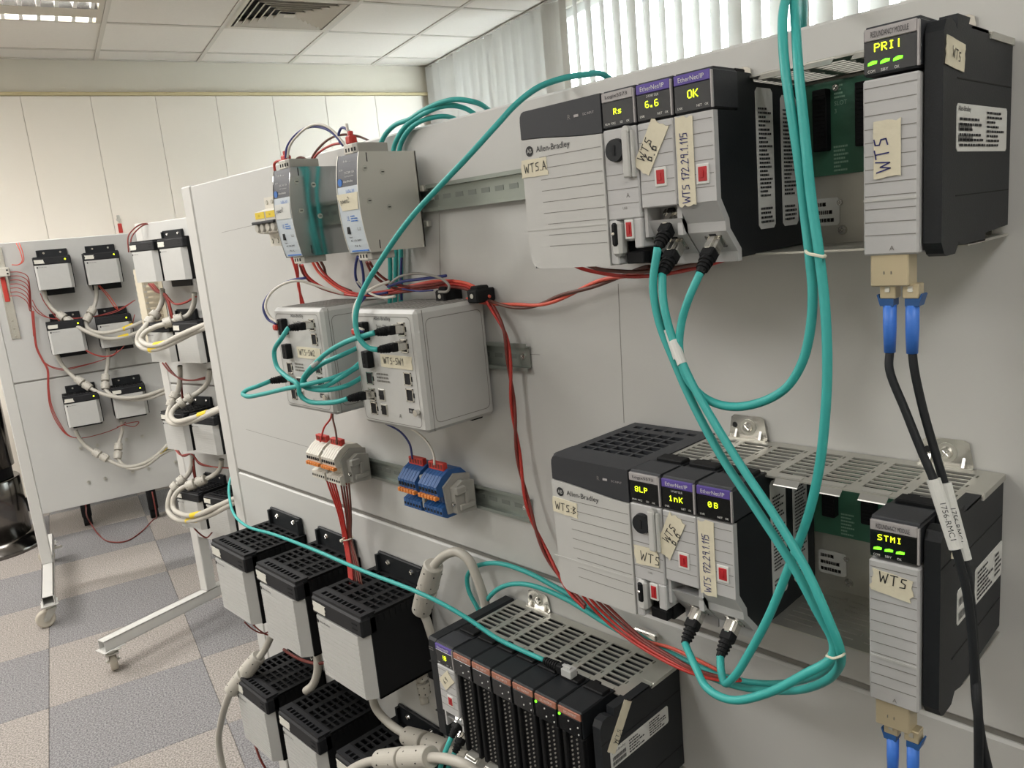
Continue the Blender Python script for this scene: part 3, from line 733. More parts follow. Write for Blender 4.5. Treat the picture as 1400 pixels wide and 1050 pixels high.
def groove_shades(parent, x0, x1, z0, z1, dz, y, m='groove'):
    mb = MB(); z = z1
    while z > z0: mb.box((x0, y-.0002, z), (x1, y+.0004, z+.0005)); z -= dz  # thin proud strips whose dark colour stands for shade in door grooves
    return mb.ob('rib_shade_line', m, parent)
def body(t, w, prof=None):
    b = MB(); pl = prof or [(-.128, .003), (-.004, .003), (-.004, .132), (-.086, .133), (-.09, .139), (-.112, .1395), (-.128, .1395)]
    b.prism(pl, 'x', .0006, w-.0006); B = b.ob('housing', 'black', t)
    MB().box((.003, -.108, .1385), (w-.003, -.094, .1425), .001).box((.006, -.096, .139), (.014, -.089, .141)).ob('latch', 'black2', B)
    return B
EW = .0338
def ctrl(label, loc, digits, win, notes=None):
    t = thing('controller_module', label, 'module', loc); body(t, EW, [(-.118, .003), (-.004, .003), (-.004, .132), (-.086, .133), (-.09, .139), (-.112, .1395), (-.126, .1395), (-.126, .03), (-.118, .022)])
    head(t, EW, 'silver', 'Logix5573', 'ink', digits, win, ledtext=[('RUN', .004, .114), ('FORCE', .010, .114), ('SD', .019, .114), ('OK', .0255, .114)])
    d = MB().box((.0, RF, .038), (EW, RF+.022, .1105), .001).box((0, RF, .001), (.0085, RF+.022, .038), .001).box((.0255, RF, .014), (EW, RF+.022, .038), .001).box((.0085, RF+.006, .02), (.0255, RF+.02, .04))
    D = d.ob('door', 'grey', t)
    groove_shades(D, .001, EW-.001, .04, .074, .0118, RF)
    k = MB().cyl((.0135, RF, .0935), (.0135, RF-.004, .0935), .0095, .0088, 24); K = k.ob('key_switch', 'black', t)
    MB().box((.0125, RF-.0046, .0895), (.0145, RF-.0038, .0975)).ob('keyhole', 'dark', K)
    sd = MB().box((.0218, RF-.005, .0705), (.0288, RF+.001, .1085), .0012).box((.0292, RF-.0035, .070), (.0325, RF+.001, .1072), .001).cyl((.0262, RF, .1075), (.0262, RF-.0045, .1075), .0035, n=14)
    sd.ob('card_door', 'greylt', t)
    tg = MB().box((.0032, RF-.0028, .008), (.0132, RF+.008, .0372), .0025).ob('toggle_plate', 'greylt', t)
    MB().box((.0048, RF-.0045, .0165), (.0108, RF-.001, .0360), .002).ob('toggle', 'black2', tg)
    MB().box((.0055, RF-.0056, .0255), (.0088, RF-.003, .0285), .0008).ob('toggle_tip', 'bright', tg)
    us = MB().box((.0170, RF-.0012, .0215), (.0260, RF+.004, .0375), .0006).ob('usb_port', 'paper', t)
    MB().box((.0182, RF-.0016, .0232), (.0248, RF, .0358), .001).box((.0205, RF-.0022, .026), (.0225, RF-.001, .0335)).ob('usb_insert', 'redport', us)
    MB().box((.0105, RF+.012, .0005), (EW-.001, RF+.03, .0205)).box((.013, RF+.004, .001), (.031, RF+.014, .011), .001).ob('battery_bay', 'black2', t)
    text('USB', .002, 'groove', t, (.016, RF-.0002, .046)); text('A', .0035, 'groove', t, (.0205, RF-.0002, .0552))
    return t
def enet(label, loc, digits, win, sub=None, ports=(1, 1), usb=(.0155, .060), ledtext=None):
    t = thing('network_module', label, 'module', loc); body(t, EW, [(-.101, .0005), (-.004, .003), (-.004, .132), (-.086, .133), (-.09, .139), (-.112, .1395), (-.126, .1395), (-.126, .05), (-.101, .044)] if ports[0] else [(-.1138, .0005), (-.1138, .0075), (-.1293, .0240), (-.1303, .0315), (-.1408, .047), (-.1408, .1108), (-.112, .1109), (-.112, .1395), (-.09, .139), (-.086, .133), (-.004, .132), (-.004, .003)])
    head(t, EW, 'purple', 'EtherNet/IP', 'inkw', digits, win, sub=sub, ledtext=ledtext or [('LNK', .004, .1145), ('NET', .0205, .1145), ('OK', .0275, .1145)])
    d = MB()
    if ports[0]:          # open upper bay
        d.box((0, RF, .045), (EW, RF+.022, .1105), .001).box((0, RF+.003, .022), (.003, RF+.03, .045)).box((EW-.0045, RF+.006, .022), (EW, RF+.03, .045)).box((.003, RF+.022, .022), (EW-.004, RF+.03, .045))
        d.prism([(RF+.011, .0225), (RF+.027, .006), (RF+.027, -.002), (-.10, -.002), (-.10, .0225)], 'x', 0, EW)
        d.prism([(RF+.004, .035), (RF+.011, .0225), (RF+.03, .0225), (RF+.03, .030)], 'x', 0, EW)
    else:
        d.prism([(RF, .0455), (RF, .1105), (RF+.006, .1105), (RF+.006, .047), (RF+.0165, .0315), (RF+.0175, .0240), (RF+.033, .0075), (RF+.033, -.002), (RF+.027, -.002), (RF+.027, .006), (RF+.0115, .0225), (RF+.0105, .030)], 'x', 0, EW)
    D = d.ob('door', 'grey', t)
    groove_shades(D, .001, EW-.0015, .05, .105, .0098, RF)
    us = MB().box((usb[0], RF-.001, usb[1]), (usb[0]+.0112, RF+.002, usb[1]+.0150), .0005).ob('usb_port', 'paper', t)
    MB().box((usb[0]+.0016, RF-.0014, usb[1]+.0018), (usb[0]+.0098, RF, usb[1]+.0132), .0015).box((usb[0]+.004, RF-.002, usb[1]+.005), (usb[0]+.0065, RF-.001, usb[1]+.0105)).ob('usb_insert', 'redport', us)
    nrm = (0, -.74, -.67)
    rj45(t, (.0205, RF+.0185, .0150), nrm, (0, -.67, .74))
    if ports[0]: rj45(t, (.018, RF+.018, .036), nrm, (0, -.67, .74))
    return t
def redundancy(label, loc, digits, win, note):
    t = thing('redundancy_module', label, 'module', loc); body(t, EW)
    H = head(t, EW, 'silver', 'REDUNDANCY MODULE', 'ink', digits, win, ledtext=[('COM', .0035, .1132), ('SBY', .0115, .1132), ('OK', .0195, .1132)])
    lm = MB()
    for k in range(3):
        x = .0035+.0076*k; lm.add([(x, RF-.0006, .1175), (x+.0055, RF-.0006, .1182), (x+.0058, RF-.0006, .1198), (x+.003, RF-.0006, .1202), (x+.0003, RF-.0006, .1192)], [(0,1,2,3,4)])
    lm.ob('status_light', 'ledg', t)
    D = MB().box((0, RF, 0), (EW, RF+.022, .1095), .0012).ob('door', 'grey', t)
    groove_shades(D, .0012, EW-.0015, .006, .104, .0083, RF)
    MB().box((.0005, RF-.0006, .0345), (EW-.001, RF+.001, .0362)).ob('ridge', 'greylt', D)
    text('A', .003, 'groove', t, (.0165, RF-.0002, .003))
    tr = MB().box((.0035, RF+.002, -.0205), (.0272, RF+.018, .002), .0008).ob('transceiver', 'transceiver', t)
    MB().box((.012, RF+.0015, -.0125), (.0125, RF+.0025, -.0105)).box((.0165, RF+.0015, -.0125), (.017, RF+.0025, -.0105)).ob('mark', 'groove', tr)
    return t

for nm, LX, LZ in (('upper', 0.0, 1.42), ('lower', .0022, 1.0982)):
    up = nm == 'upper'; O = Vector((LX, 0, LZ)); X = lambda x: Vector((LX+x, 0, LZ))
    rk = chassis('open slotted steel module rack at upper right with its empty middle slots' if up else 'slotted steel module rack at middle right, its vented top showing', O)
    board(rk, .217, .322, (0, 1, 2)); tabs(rk, (.128, .3066))
    sheet(rk, (.219, -.0034, .0165), 'F', .026, .023, 'paper', 'rating_label', cut=.002); small_print(rk, (.221, -.0034, .018), 'F', .020, .02, 3, seed=4)
    if not up:
        q = at(884, 867, -.004)-O; MB().box((q.x-.016, -.008, q.z-.004), (q.x+.016, -.0005, q.z+.005), .0015).cyl((q.x-.008, -.008, q.z), (q.x-.008, -.0105, q.z), .0035, n=12).ob('lower_bracket', 'bright', rk)
    # labels on the right end plate
    if up:
        sheet(rk, (.369, -.119, .0605), 'R', .106, .029, 'paper', 'rating_label', cut=.002)
        text('Allen-Bradley', .0042, 'ink', rk, (.3694, -.117, .084), 'R', w_=.024)
        small_print(rk, (.3694, -.115, .063), 'R', .052, .019, 6, seed=11); small_print(rk, (.3694, -.06, .063), 'R', .040, .024, 8, seed=12)
        barcode(rk, (.3694, -.117, .0735), 'R', .026, .0042); barcode(rk, (.3694, -.117, .0665), 'R', .028, .004, seed=6)
        tape_strip(rk, (.3692, -.141, .111), .033, .0165, rot=-.09, face='R'); hand('WTS', .006, 'ink', rk, (.3694, -.131, .116), 'R', rot=-.2)
    else:
        sheet(rk, (.369, -.069, .0535), 'R', .067, .029, 'paper', 'rating_label', cut=.002); small_print(rk, (.3694, -.065, .056), 'R', .04, .024, 7, seed=13); small_print(rk, (.3694, -.022, .058), 'R', .018, .02, 5, seed=14)
        sheet(rk, (.369, -.109, .0545), 'R', .0255, .027, 'paper', 'barcode_label', cut=.002); barcode(rk, (.3694, -.107, .058), 'R', .021, .006); barcode(rk, (.3694, -.107, .069), 'R', .021, .006, seed=8)
        tape_strip(rk, (.3692, -.124, .112), .018, .014, rot=-.3, face='R')
    ps = rack_psu(('upper' if up else 'lower')+' rack power supply with dark curved band and taped name', O, '')
    tape_strip(ps, (.0165, RF-.0012, .083 if up else .0835), .0315, .0155, rot=0 if up else -.06)
    hand('WTS.A' if up else 'WTS:B', .0075, 'ink', ps, (.0205, RF-.0014, .087), rot=.03 if up else -.05)
    dg = [('Rs', .0130, .1215, .0046, .0085)] if up else [('8LP', .0075, .1225, .005, .014)]
    c = ctrl(nm+' rack controller module with round black key switch', X(.112), dg, 'screen' if up else 'screen2')
    if not up:
        tape_strip(c, (.003, RF-.0004, .053), .026, .0175, rot=.05); hand('WTS', .0085, 'ink', c, (.009, RF-.0004, .058), rot=-.08)
    dg = [('6.6', .0095, .1210, .0052, .0125)] if up else [('1nK', .0085, .1205, .005, .0145)]
    e1 = enet(nm+' rack network module with slanted 6.6 tape beside the key switch module', X(.147), dg, 'screen' if up else 'screen2', sub='2-PORT DLR', ports=(1, 1), usb=(.0145, .0605))
    tape_strip(e1, (.0012, RF-.0004, .083), .0325, .0165, rot=.86 if up else .98, ragged=.2) if False else None
    f_t = tape_strip(e1, (.0095 if up else .0065, RF-.0004, .0705 if up else .066), .040, .0175, rot=1.02 if up else 1.12, ragged=.2)
    hand('WTS', .0072, 'ink', e1, (.0055, RF-.0006, .081), rot=1.02); hand('6.6', .0085, 'ink', e1, (.0125, RF-.0006, .0795), rot=1.02)
    dg = [('OK', .0130, .1215, .0058, .0092)] if up else [('0B', .012, .1225, .0048, .0105)]
    e2_ = enet(nm+' rack network module with long written tape down its left side', X(.182), dg, 'screen' if up else 'screen2', ports=(0, 1), usb=(.0175, .0585))
    tape_strip(e2_, (.0165, RF-.0004, .0435), .0655, .0152, rot=math.pi/2, ragged=.2)
    hand('WTS 172.29.1.115', .0066, 'inkblue', e2_, (.0115, RF-.0006, .046), rot=math.pi/2, track=.80)
    # the flank labels seen through the empty slots
    for (y0, w_, sd) in ((-.0855, .027, 21), (-.0455, .027, 22)):
        sheet(e2_, (EW-.0004, y0, .020), 'R', w_, .109 if sd == 21 else .105, 'paper', 'flank_label', cut=.003)
        small_print(e2_, (EW, y0+.003, .045), 'R', w_-.006, .07, 22, seed=sd); small_print(e2_, (EW, y0+.003, .024), 'R', w_-.006, .014, 4, seed=sd+5)
    dg = [('PRIl', .0075, .1252, .0048, .0165)] if up else [('STMI', .0065, .1253, .0042, .0165)]
    r_ = redundancy(nm+' rack redundancy module with three lit green lamps and blue optic plugs below', X(.3232), dg, 'screen' if up else 'screen2', '')
    if up:
        tape_strip(r_, (.0235, RF-.0004, .049), .0345, .0165, rot=math.pi/2); hand('WTS', .0085, 'inkblue', r_, (.0175, RF-.0006, .053), rot=math.pi/2+.1)
    else:
        tape_strip(r_, (.0015, RF-.0004, .087), .027, .0165, rot=-.12, ragged=.2); hand('WTS', .0075, 'ink', r_, (.0075, RF-.0006, .0945), rot=-.08)

# ---- the third rack, low in the foreground, full of input/output cards
XC, ZC = -.325, .8195
rk = chassis('black and steel module rack low in the foreground with six black cards', (XC, 0, ZC), x1=.378)
tabs(rk, (.135,))
sheet(rk, (.378, -.131, .0760), 'R', .103, .0215, 'paper', 'rating_label', cut=.002)
text('Allen-Bradley', .004, 'ink', rk, (.3784, -.128, .0915), 'R', w_=.022); small_print(rk, (.3784, -.100, .078), 'R', .032, .017, 5, seed=31); small_print(rk, (.3784, -.064, .078), 'R', .032, .018, 6, seed=32)
barcode(rk, (.3784, -.128, .0785), 'R', .022, .0045); barcode(rk, (.3784, -.128, .0845), 'R', .022, .0045, seed=9)
tape_strip(rk, (.3782, -.124, .0915), .055, .0145, rot=.92, face='R', ragged=.1); hand('WTS', .006, 'ink', rk, (.3786, -.121, .102), 'R', rot=.92); hand('IO SIM', .0058, 'ink', rk, (.3786, -.116, .097), 'R', rot=.92)
cv = thing('rack_end_cover', 'black plain end cover at left of the low module rack', 'cover', (XC, 0, ZC))
MB().box((.091, RF+.004, 0), (.1112, -.002, .1395), .003).ob('cover', 'black', cv)
[MB().box((.0905, RF+.0035, z), (.1115, -.11, z+.0008)).ob('seam_line', 'dark', cv) for z in (.104, .033)]
small_print(cv, (.094, RF+.0038, .122), 'F', .012, .006, 2, m='groove', seed=40)
ec = enet('network module with diamond tape at left of the low black rack', (XC+.112, 0, ZC), [('!', .014, .1205, .0065, .0035), ('8', .0175, .1205, .0065, .004)], 'screen2', ports=(1, 1), usb=(.0145, .0575))
tape_strip(ec, (.0135, RF-.0004, .078), .026, .017, rot=.75, ragged=.15); hand('6.9', .006, 'ink', ec, (.0135, RF-.0006, .087), rot=.75)
iow = .0340
for k in range(1, 7):
    nm = ['first', 'second', 'third', 'fourth', 'fifth', 'sixth'][k-1]
    t = thing('io_module', nm+' black input output card from the left in the low rack', 'module', (XC+.112+.035*k, 0, ZC), 0, 'input output cards in the low rack')
    B = body(t, iow)
    hd = MB().box((0, RF+.001, .109), (iow, RF+.037, .1405), .0015).ob('display_head', 'black', t)
    MB().box((.0012, RF-.0003, .131), (iow-.0012, RF+.002, .1385), .0004).ob('name_strip', 'copper', hd)
    MB().box((.0012, RF-.0002, .110), (iow-.0012, RF+.002, .1305), .0004).ob('display_window', 'screen2', hd)
    text('DC INPUT' if k < 4 else 'DC OUTPUT', .003, 'inkw', t, (.010, RF-.0006, .1335), w_=.018)
    dots = MB()
    for (x, z) in ((.0155, .1255), (.0285, .1225), (.0175, .1165), (.029, .1145)): dots.cyl((x, RF, z), (x, RF-.0008, z), .0009, n=8)
    dots.ob('indicator_dot', 'inkw', t)
    if k >= 5: MB().cyl((.003, RF, .1292), (.003, RF-.001, .1292), .0015, n=8).ob('status_light', 'ledg', t)
    tb = MB().box((.002, RF+.006, .002), (iow-.002, RF+.03, .108), .002)
    tb.box((.002, RF+.002, .002), (.0075, RF+.008, .1075), .001).box((iow-.0075, RF+.002, .002), (iow-.002, RF+.008, .1075), .001)
    TB = tb.ob('terminal_block', 'black2', t)
    pn = MB()
    for i in range(18):
        z = .102-.0054*i
        for x in (.0125, .0205): pn.cyl((x, RF+.006, z), (x, RF+.0045, z), .0011, n=6)
    pn.ob('terminal_screws', 'wire_grey', TB)
    if k <= 4:
        MB().box((.008, RF-.004, -.004), (.026, RF+.018, .003), .001).prism([(RF-.006, -.003), (RF-.001, .001), (RF+.016, .001), (RF+.016, -.003)], 'x', .007, .027).ob('cable_clamp', 'steel', TB)
# ================================================================== DIN RAIL DEVICES
def rail(label, x0, x1, z, right_end=True):
    t = thing('din_rail', label, 'rail', (x0, 0, z)); L = x1-x0; h = .0175
    prof = [(-.0075, -h), (-.0075, -h+.0048), (-.001, -h+.0052), (-.001, h-.0052), (-.0075, h-.0048), (-.0075, h), (-.0063, h), (-.0063, h-.0042), (0, h-.0042), (0, -h+.0042), (-.0063, -h+.0042), (-.0063, -h)]
    t_ = MB().prism([(y, zz) for y, zz in prof], 'x', 0, L).ob('rail', 'rail', t)
    s_ = MB(); x = .012
    while x < L-.02: s_.box((x, -.0014, -.003), (x+.015, -.0008, .003)); x += .025
    so = s_.ob('rail_slots', 'railslot', t); so['kind'] = 'stuff'
    screw(t, (L-.012, -.001, 0), r=.0042)
    if L > .3: screw(t, (L-.20, -.001, .0), r=.0042)
    return t
rail('upper galvanised mounting rail running behind the two metal supply units', -.690, -.100, 1.5085)
rail('middle mounting rail ending just right of the switch boxes', -.62, -.144, 1.3015)
rail('lower mounting rail carrying the grey and blue terminal blocks', -.66, -.166, 1.0985)

def supply_xl(label, loc, side, notew, mark):
    t = thing('rail_supply_unit', label, 'power supply', loc); W, H, D = .0495, .1245, .100
    def yf(z): u_ = z/H; return -D-.0085*math.sin(math.pi*min(1, u_*1.0))**.8
    zs = [H*k/16 for k in range(17)]
    prof = [(yf(z), z) for z in zs]
    back = [(-.012, H), (-.012, 0)]
    MB().prism(prof+back, 'x', W-.0012, W).prism(prof+back, 'x', 0, .0012).box((0, -.014, 0), (W, -.012, H)).ob('side_sheet', side, t)
    inn = [(y+.001, z) for y, z in prof]
    MB().prism([(-D+.006, .001), (-.014, .001), (-.014, H-.001), (-D+.006, H-.001)], 'x', .0014, W-.0014).ob('core', 'black2', t)
    def strip(z0, z1, m, name, x0=.0012, x1=None, lift=.0):
        x1 = x1 or W-.0012; n = 8; q = [(yf(z0+(z1-z0)*k/n)+.0006-lift, z0+(z1-z0)*k/n) for k in range(n+1)]
        return MB().prism(q+[(y+.004, z) for y, z in reversed(q)], 'x', x0, x1).ob(name, m, t)
    lo = strip(0.001, .0845, 'facebl', 'lower_face'); up_ = strip(.0845, H-.001, 'facedk', 'upper_face')
    def org(x, z): return (x, yf(z)+.0003, z)
    cv_ = MB(); f = []
    for k in range(9):
        a = math.pi/2*k/8; f.append((.0012+.012*(1-math.cos(a)) if False else .0012+.012-.012*math.cos(a), .0845-.0+.0*k))
    text('DC 24V 10A', .0028, 'inkw', t, org(.020, .1), w_=.022); text('DC OK', .002, 'inkw', t, org(.008, .1045), w_=.007); text('Full Operation', .0022, 'inkw', t, org(.02, .0955), w_=.02)
    text('+ + - -', .003, 'inkw', t, org(.016, .114), w_=.016)
    lg = MB(); zc = .0905; lg.cyl((.0085, yf(zc)+.0006, zc), (.0085, yf(zc)-.0002, zc), .0048, n=16).ob('emblem', 'logo', t)
    text('Allen-Bradley', .0036, 'inkw', t, org(.0165, .0885), w_=.022)
    text('1606-XL', .0055, 'logo', t, org(.022, .075), w_=.020); text('POWER SUPPLY', .0018, 'logo', t, org(.022, .0715), w_=.020)
    small_print(t, org(.024, .040), 'F', .016, .009, 3, 'logo', seed=51); text('UL', .006, 'logo', t, org(.0155, .042), w_=.006)
    text('CE', .005, 'groove', t, org(.034, .029)); MB().box((.011, yf(.03)-.0004, .0255), (.0165, yf(.03)+.003, .0345)).ob('slide_switch', 'black2', t)
    text('Input', .0028, 'ink', t, org(.011, .0195), w_=.007); text('AC 100-240V', .0024, 'ink', t, org(.012, .0155), w_=.024)
    text('N L', .003, 'ink', t, org(.018, .0085), w_=.014); MB().box((.008, yf(.0035)-.0002, .0025), (W-.004, yf(.0035)+.002, .0042)).ob('footer_line', 'logo', t)
    for (x0, x1, y0, y1, z0, z1, nm) in ((.016, .046, -D+.001, -.052, H-.001, H+.0115, 'output_terminal'), (.014, .044, -D+.004, -.06, -.0095, .001, 'input_terminal')):
        b = MB().box((x0, y0, z0), (x1, y1, z1), .001).ob(nm, 'termgrey', t)
        hm = MB(); n = 4 if z0 > 0 else 3
        for k in range(n): hm.box((x0+.0035+.0065*k, y0-.0006, z0+.003), (x0+.0065+.0065*k, y0+.001, z0+.0075))
        hm.ob('wire_entry', 'dark', b); b2 = MB().box((x0-.0003, y0-.0004, z0), (x1-.010, y0+.004, z1), .001).ob('plug_face', 'termlt', b)
    for (y, z) in ((-.094, .104), (-.068, .099), (-.093, .064), (-.064, .055)):
        q = MB().cyl((W-.0004, y, z), (W+.0006, y, z), .0038, n=14).ob('rivet', 'steel', t)
        MB().tube([(W+.0007, y-.002, z), (W+.0007, y+.002, z)], .0006, 4).ob('rivet_slot', 'dark', q)
    for (y, z) in ((-.090, .112), (-.086, .004)): MB().box((W-.0004, y, z), (W+.0002, y+.0013, z+.011)).ob('slit', 'dark', t)
    MB().box((.004, -.013, .03), (W-.004, -.0076, .1), .001).box((W-.006, -.012, .072), (W+.008, -.003, .080), .001).box((W-.004, -.010, .026), (W+.006, -.002, .034), .001).ob('rail_clip', 'steel', t)
    if notew:
        z = .055; n = 5; q = [(yf(z+.021*k/n)-.0002, z+.021*k/n) for k in range(n+1)]
        mb = MB(); x0, x1 = (-.001, .0475) if mark == 2 else (.003, .0465)
        for (ya, za), (yb, zb), k in zip(q[:-1], q[1:], range(n)):
            c0 = .010*(1-k/n) if mark == 2 else 0; c1 = .010*(1-(k+1)/n) if mark == 2 else 0
            mb.add([(x0+c0, ya, za), (x1-c0*.2, ya, za), (x1-c1*.2, yb, zb), (x0+c1, yb, zb), (x0+c0, ya+.0004, za), (x1-c0*.2, ya+.0004, za), (x1-c1*.2, yb+.0004, zb), (x0+c1, yb+.0004, zb)], [(0,1,2,3),(7,6,5,4),(0,4,5,1),(2,6,7,3),(1,5,6,2),(3,7,4,0)])
        mb.ob('tape_label', 'tape' if mark == 2 else 'paper', t)
        hand('power'+str(mark), .0068, 'ink', t, (.008, yf(.068)-.0003, .064), rot=.05, track=.8)
    return t
supply_xl('slim metal supply unit with shiny mirror side and white tape, left of the taller one', (-.5330, 0, 1.4475), 'mirror2', True, 1)
supply_xl('slim metal supply unit with matt steel side and folded masking tape note', (-.3620, 0, 1.4460), 'mirror', True, 2)

def breaker(label, loc):
    t = thing('circuit_breaker', label, 'breaker', loc); W = .0345
    prof = [(-.005, .0), (-.046, .0), (-.046, .020), (-.066, .022), (-.066, .055), (-.046, .060), (-.046, .078), (-.005, .078)]
    MB().prism(prof, 'x', 0, W).ob('housing', 'termlt', t)
    MB().box((.002, -.0666, .0445), (W-.002, -.0655, .0545)).ob('yellow_label', 'yellow', t); text('C6', .003, 'ink', t, (.013, -.0667, .048))
    MB().box((-.001, -.0735, .036), (W+.001, -.065, .0405), .001).ob('handle_bar', 'char', t)
    for k in range(2):
        MB().cyl((.0085+.0175*k, -.066, .030), (.0085+.0175*k, -.0705, .030), .0072, .006, 14).ob('toggle', 'cable_grey', t)
        MB().cyl((.0085+.0175*k, -.046, .070), (.0085+.0175*k, -.0475, .070), .0035, n=10).ob('terminal_screw', 'steel', t)
        MB().cyl((.0085+.0175*k, -.046, .008), (.0085+.0175*k, -.0475, .008), .0035, n=10).ob('terminal_screw', 'steel', t)
    return t
breaker('left cream circuit breaker with yellow label, on the upper rail left end', (-.6795, 0, 1.4670))
breaker('right cream circuit breaker with yellow label, touching the mirror sided supply', (-.6435, 0, 1.4670))

def stratix(label, loc, name, lower_plug=True, two=True):
    t = thing('network_switch', label, 'network switch', loc); W, H, D = .1395, .152, .117
    b = MB().box((0, -D, 0), (W, -.004, H), .0045); b.ob('case', 'greylt', t)
    fr = MB(); o = .004
    def outline(mb, x0, x1, z0, z1, y, r=.007, wd=.0009, face='F'):
        pts = []
        for (cx, cz, a0) in ((x1-r, z1-r, 0), (x0+r, z1-r, 90), (x0+r, z0+r, 180), (x1-r, z0+r, 270)):
            for k in range(5):
                a = math.radians(a0+22.5*k); pts.append((cx+r*math.cos(a), cz+r*math.sin(a)))
        n = len(pts); cxm, czm = (x0+x1)/2, (z0+z1)/2
        for i in range(n):
            p, q = pts[i], pts[(i+1) % n]
            d = Vector((q[0]-p[0], q[1]-p[1])); d.normalize(); nr = Vector((-d.y, d.x))*wd
            P = [(p[0], p[1]), (q[0], q[1]), (q[0]+nr.x, q[1]+nr.y), (p[0]+nr.x, p[1]+nr.y)]
            mb.add([(u_, y, v_) if face == 'F' else (y, u_, v_) for u_, v_ in P], [(0,1,2,3)])
    outline(fr, .006, W-.010, .006, H-.008, -D-.0002); fr.ob('front_line', 'groove', t)
    sd = MB(); outline(sd, -D+.014, -.012, .010, H-.012, W+.0002, r=.008, face='R'); sd.box((W-.0003, -D+.0105, .001), (W+.0003, -D+.0113, H-.001)); sd.ob('side_line', 'groove', t)
    tp = MB().grille(.008, W-.008, -D+.012, -.012, [(.012+.0098*i, -D+.018+.0125*j, .012+.0098*i+.007, -D+.018+.0125*j+.009) for i in range(12) for j in range(7)], H-.0003, H+.0006, lambda x, y, z: (x, y, z))
    tp.ob('top_vent', 'groove', t)
    n = (0, -1, 0)
    ports = [(.1108, .129), (.112, .1083), (.1113, .0671), (.1118, .0465), (.0275, .062), (.0275, .0404), (.0285, .0218)]
    for (x, z) in ports: rj45(t, (x, -D, z), n, (1, 0, 0), w=.0165, h=.0145)
    for (x, z) in ((.0505, .0414), (.0517, .0217)):
        p = MB().box((x-.007, -D-.0012, z-.008), (x+.007, -D+.001, z+.008), .0006).ob('optic_slot', 'steel', t)
        MB().box((x-.005, -D-.0016, z-.006), (x+.005, -D-.001, z+.006)).box((x-.005, -D-.0022, z-.001), (x+.005, -D-.0014, z+.001)).ob('slot_recess', 'dark', p)
    for (x, z, h) in ((.0345, .125, .024), (.036, .0885, .022)):
        p = MB().box((x-.008, -D-.010, z-h/2), (x+.006, -D, z+h/2), .001).ob('terminal_plug', 'black2', t)
        q = MB()
        for k in range(4): q.box((x-.006, -D-.0106, z-h/2+.002+.0055*k), (x-.001, -D-.0098, z-h/2+.005+.0055*k))
        q.ob('plug_slots', 'dark', p)
    MB().box((.0175, -D-.014, .1205), (.0285, -D-.002, .1295), .002).ob('red_plug', 'redplug', t)
    text('Allen-Bradley', .0066, 'ink', t, (.053, -D-.0002, .1375), w_=.036); text('Stratix 5700', .0052, 'ink', t, (.057, -D-.0002, .1285), w_=.022)
    small_print(t, (.044, -D-.0002, .058), 'F', .034, .014, 3, 'groove', seed=61)
    MB().cyl((.1245, -D, .026), (.1245, -D-.006, .026), .0042, n=14).ob('ground_screw', 'bright', t)
    MB().box((.106, -D-.0008, .0235), (.1165, -D, .0295)).ob('serial_badge', 'ink', t); text('10', .003, 'inkw', t, (.1085, -D-.0009, .0248))
    text('A', .0055, 'groove', t, (.083, -D-.0002, .0145))
    tape_strip(t, (.058, -D-.0003, .0795), .066, .0165, rot=-.01); hand(name, .0085, 'ink', t, (.0645, -D-.0006, .084), rot=.0, track=.92)
    MB().box((W-.035, -.030, -.006), (W-.018, -.012, .001)).ob('rail_latch', 'black2', t)
    return t
stratix('grey network switch box at left, half hidden behind the other switch box', (-.5670, 0, 1.2235), 'WTS-SW2')
stratix('grey network switch box in front with its large plain side facing right', (-.3540, 0, 1.2230), 'WTS-SW1')
for i, x in enumerate((-.2800, -.2160)):
    t = thing('rail_clamp', ('left' if i == 0 else 'right')+' small black rail clamp showing above the front switch box', 'clamp', (x, 0, 1.372))
    MB().box((0, -.032, 0), (.020, 0, .017), .002).box((.002, -.028, .014), (.018, -.008, .021), .002).ob('block', 'black2', t)
    MB().cyl((.010, -.032, .009), (.010, -.0325, .009), .003, n=12).ob('clamp_screw', 'steel', t)

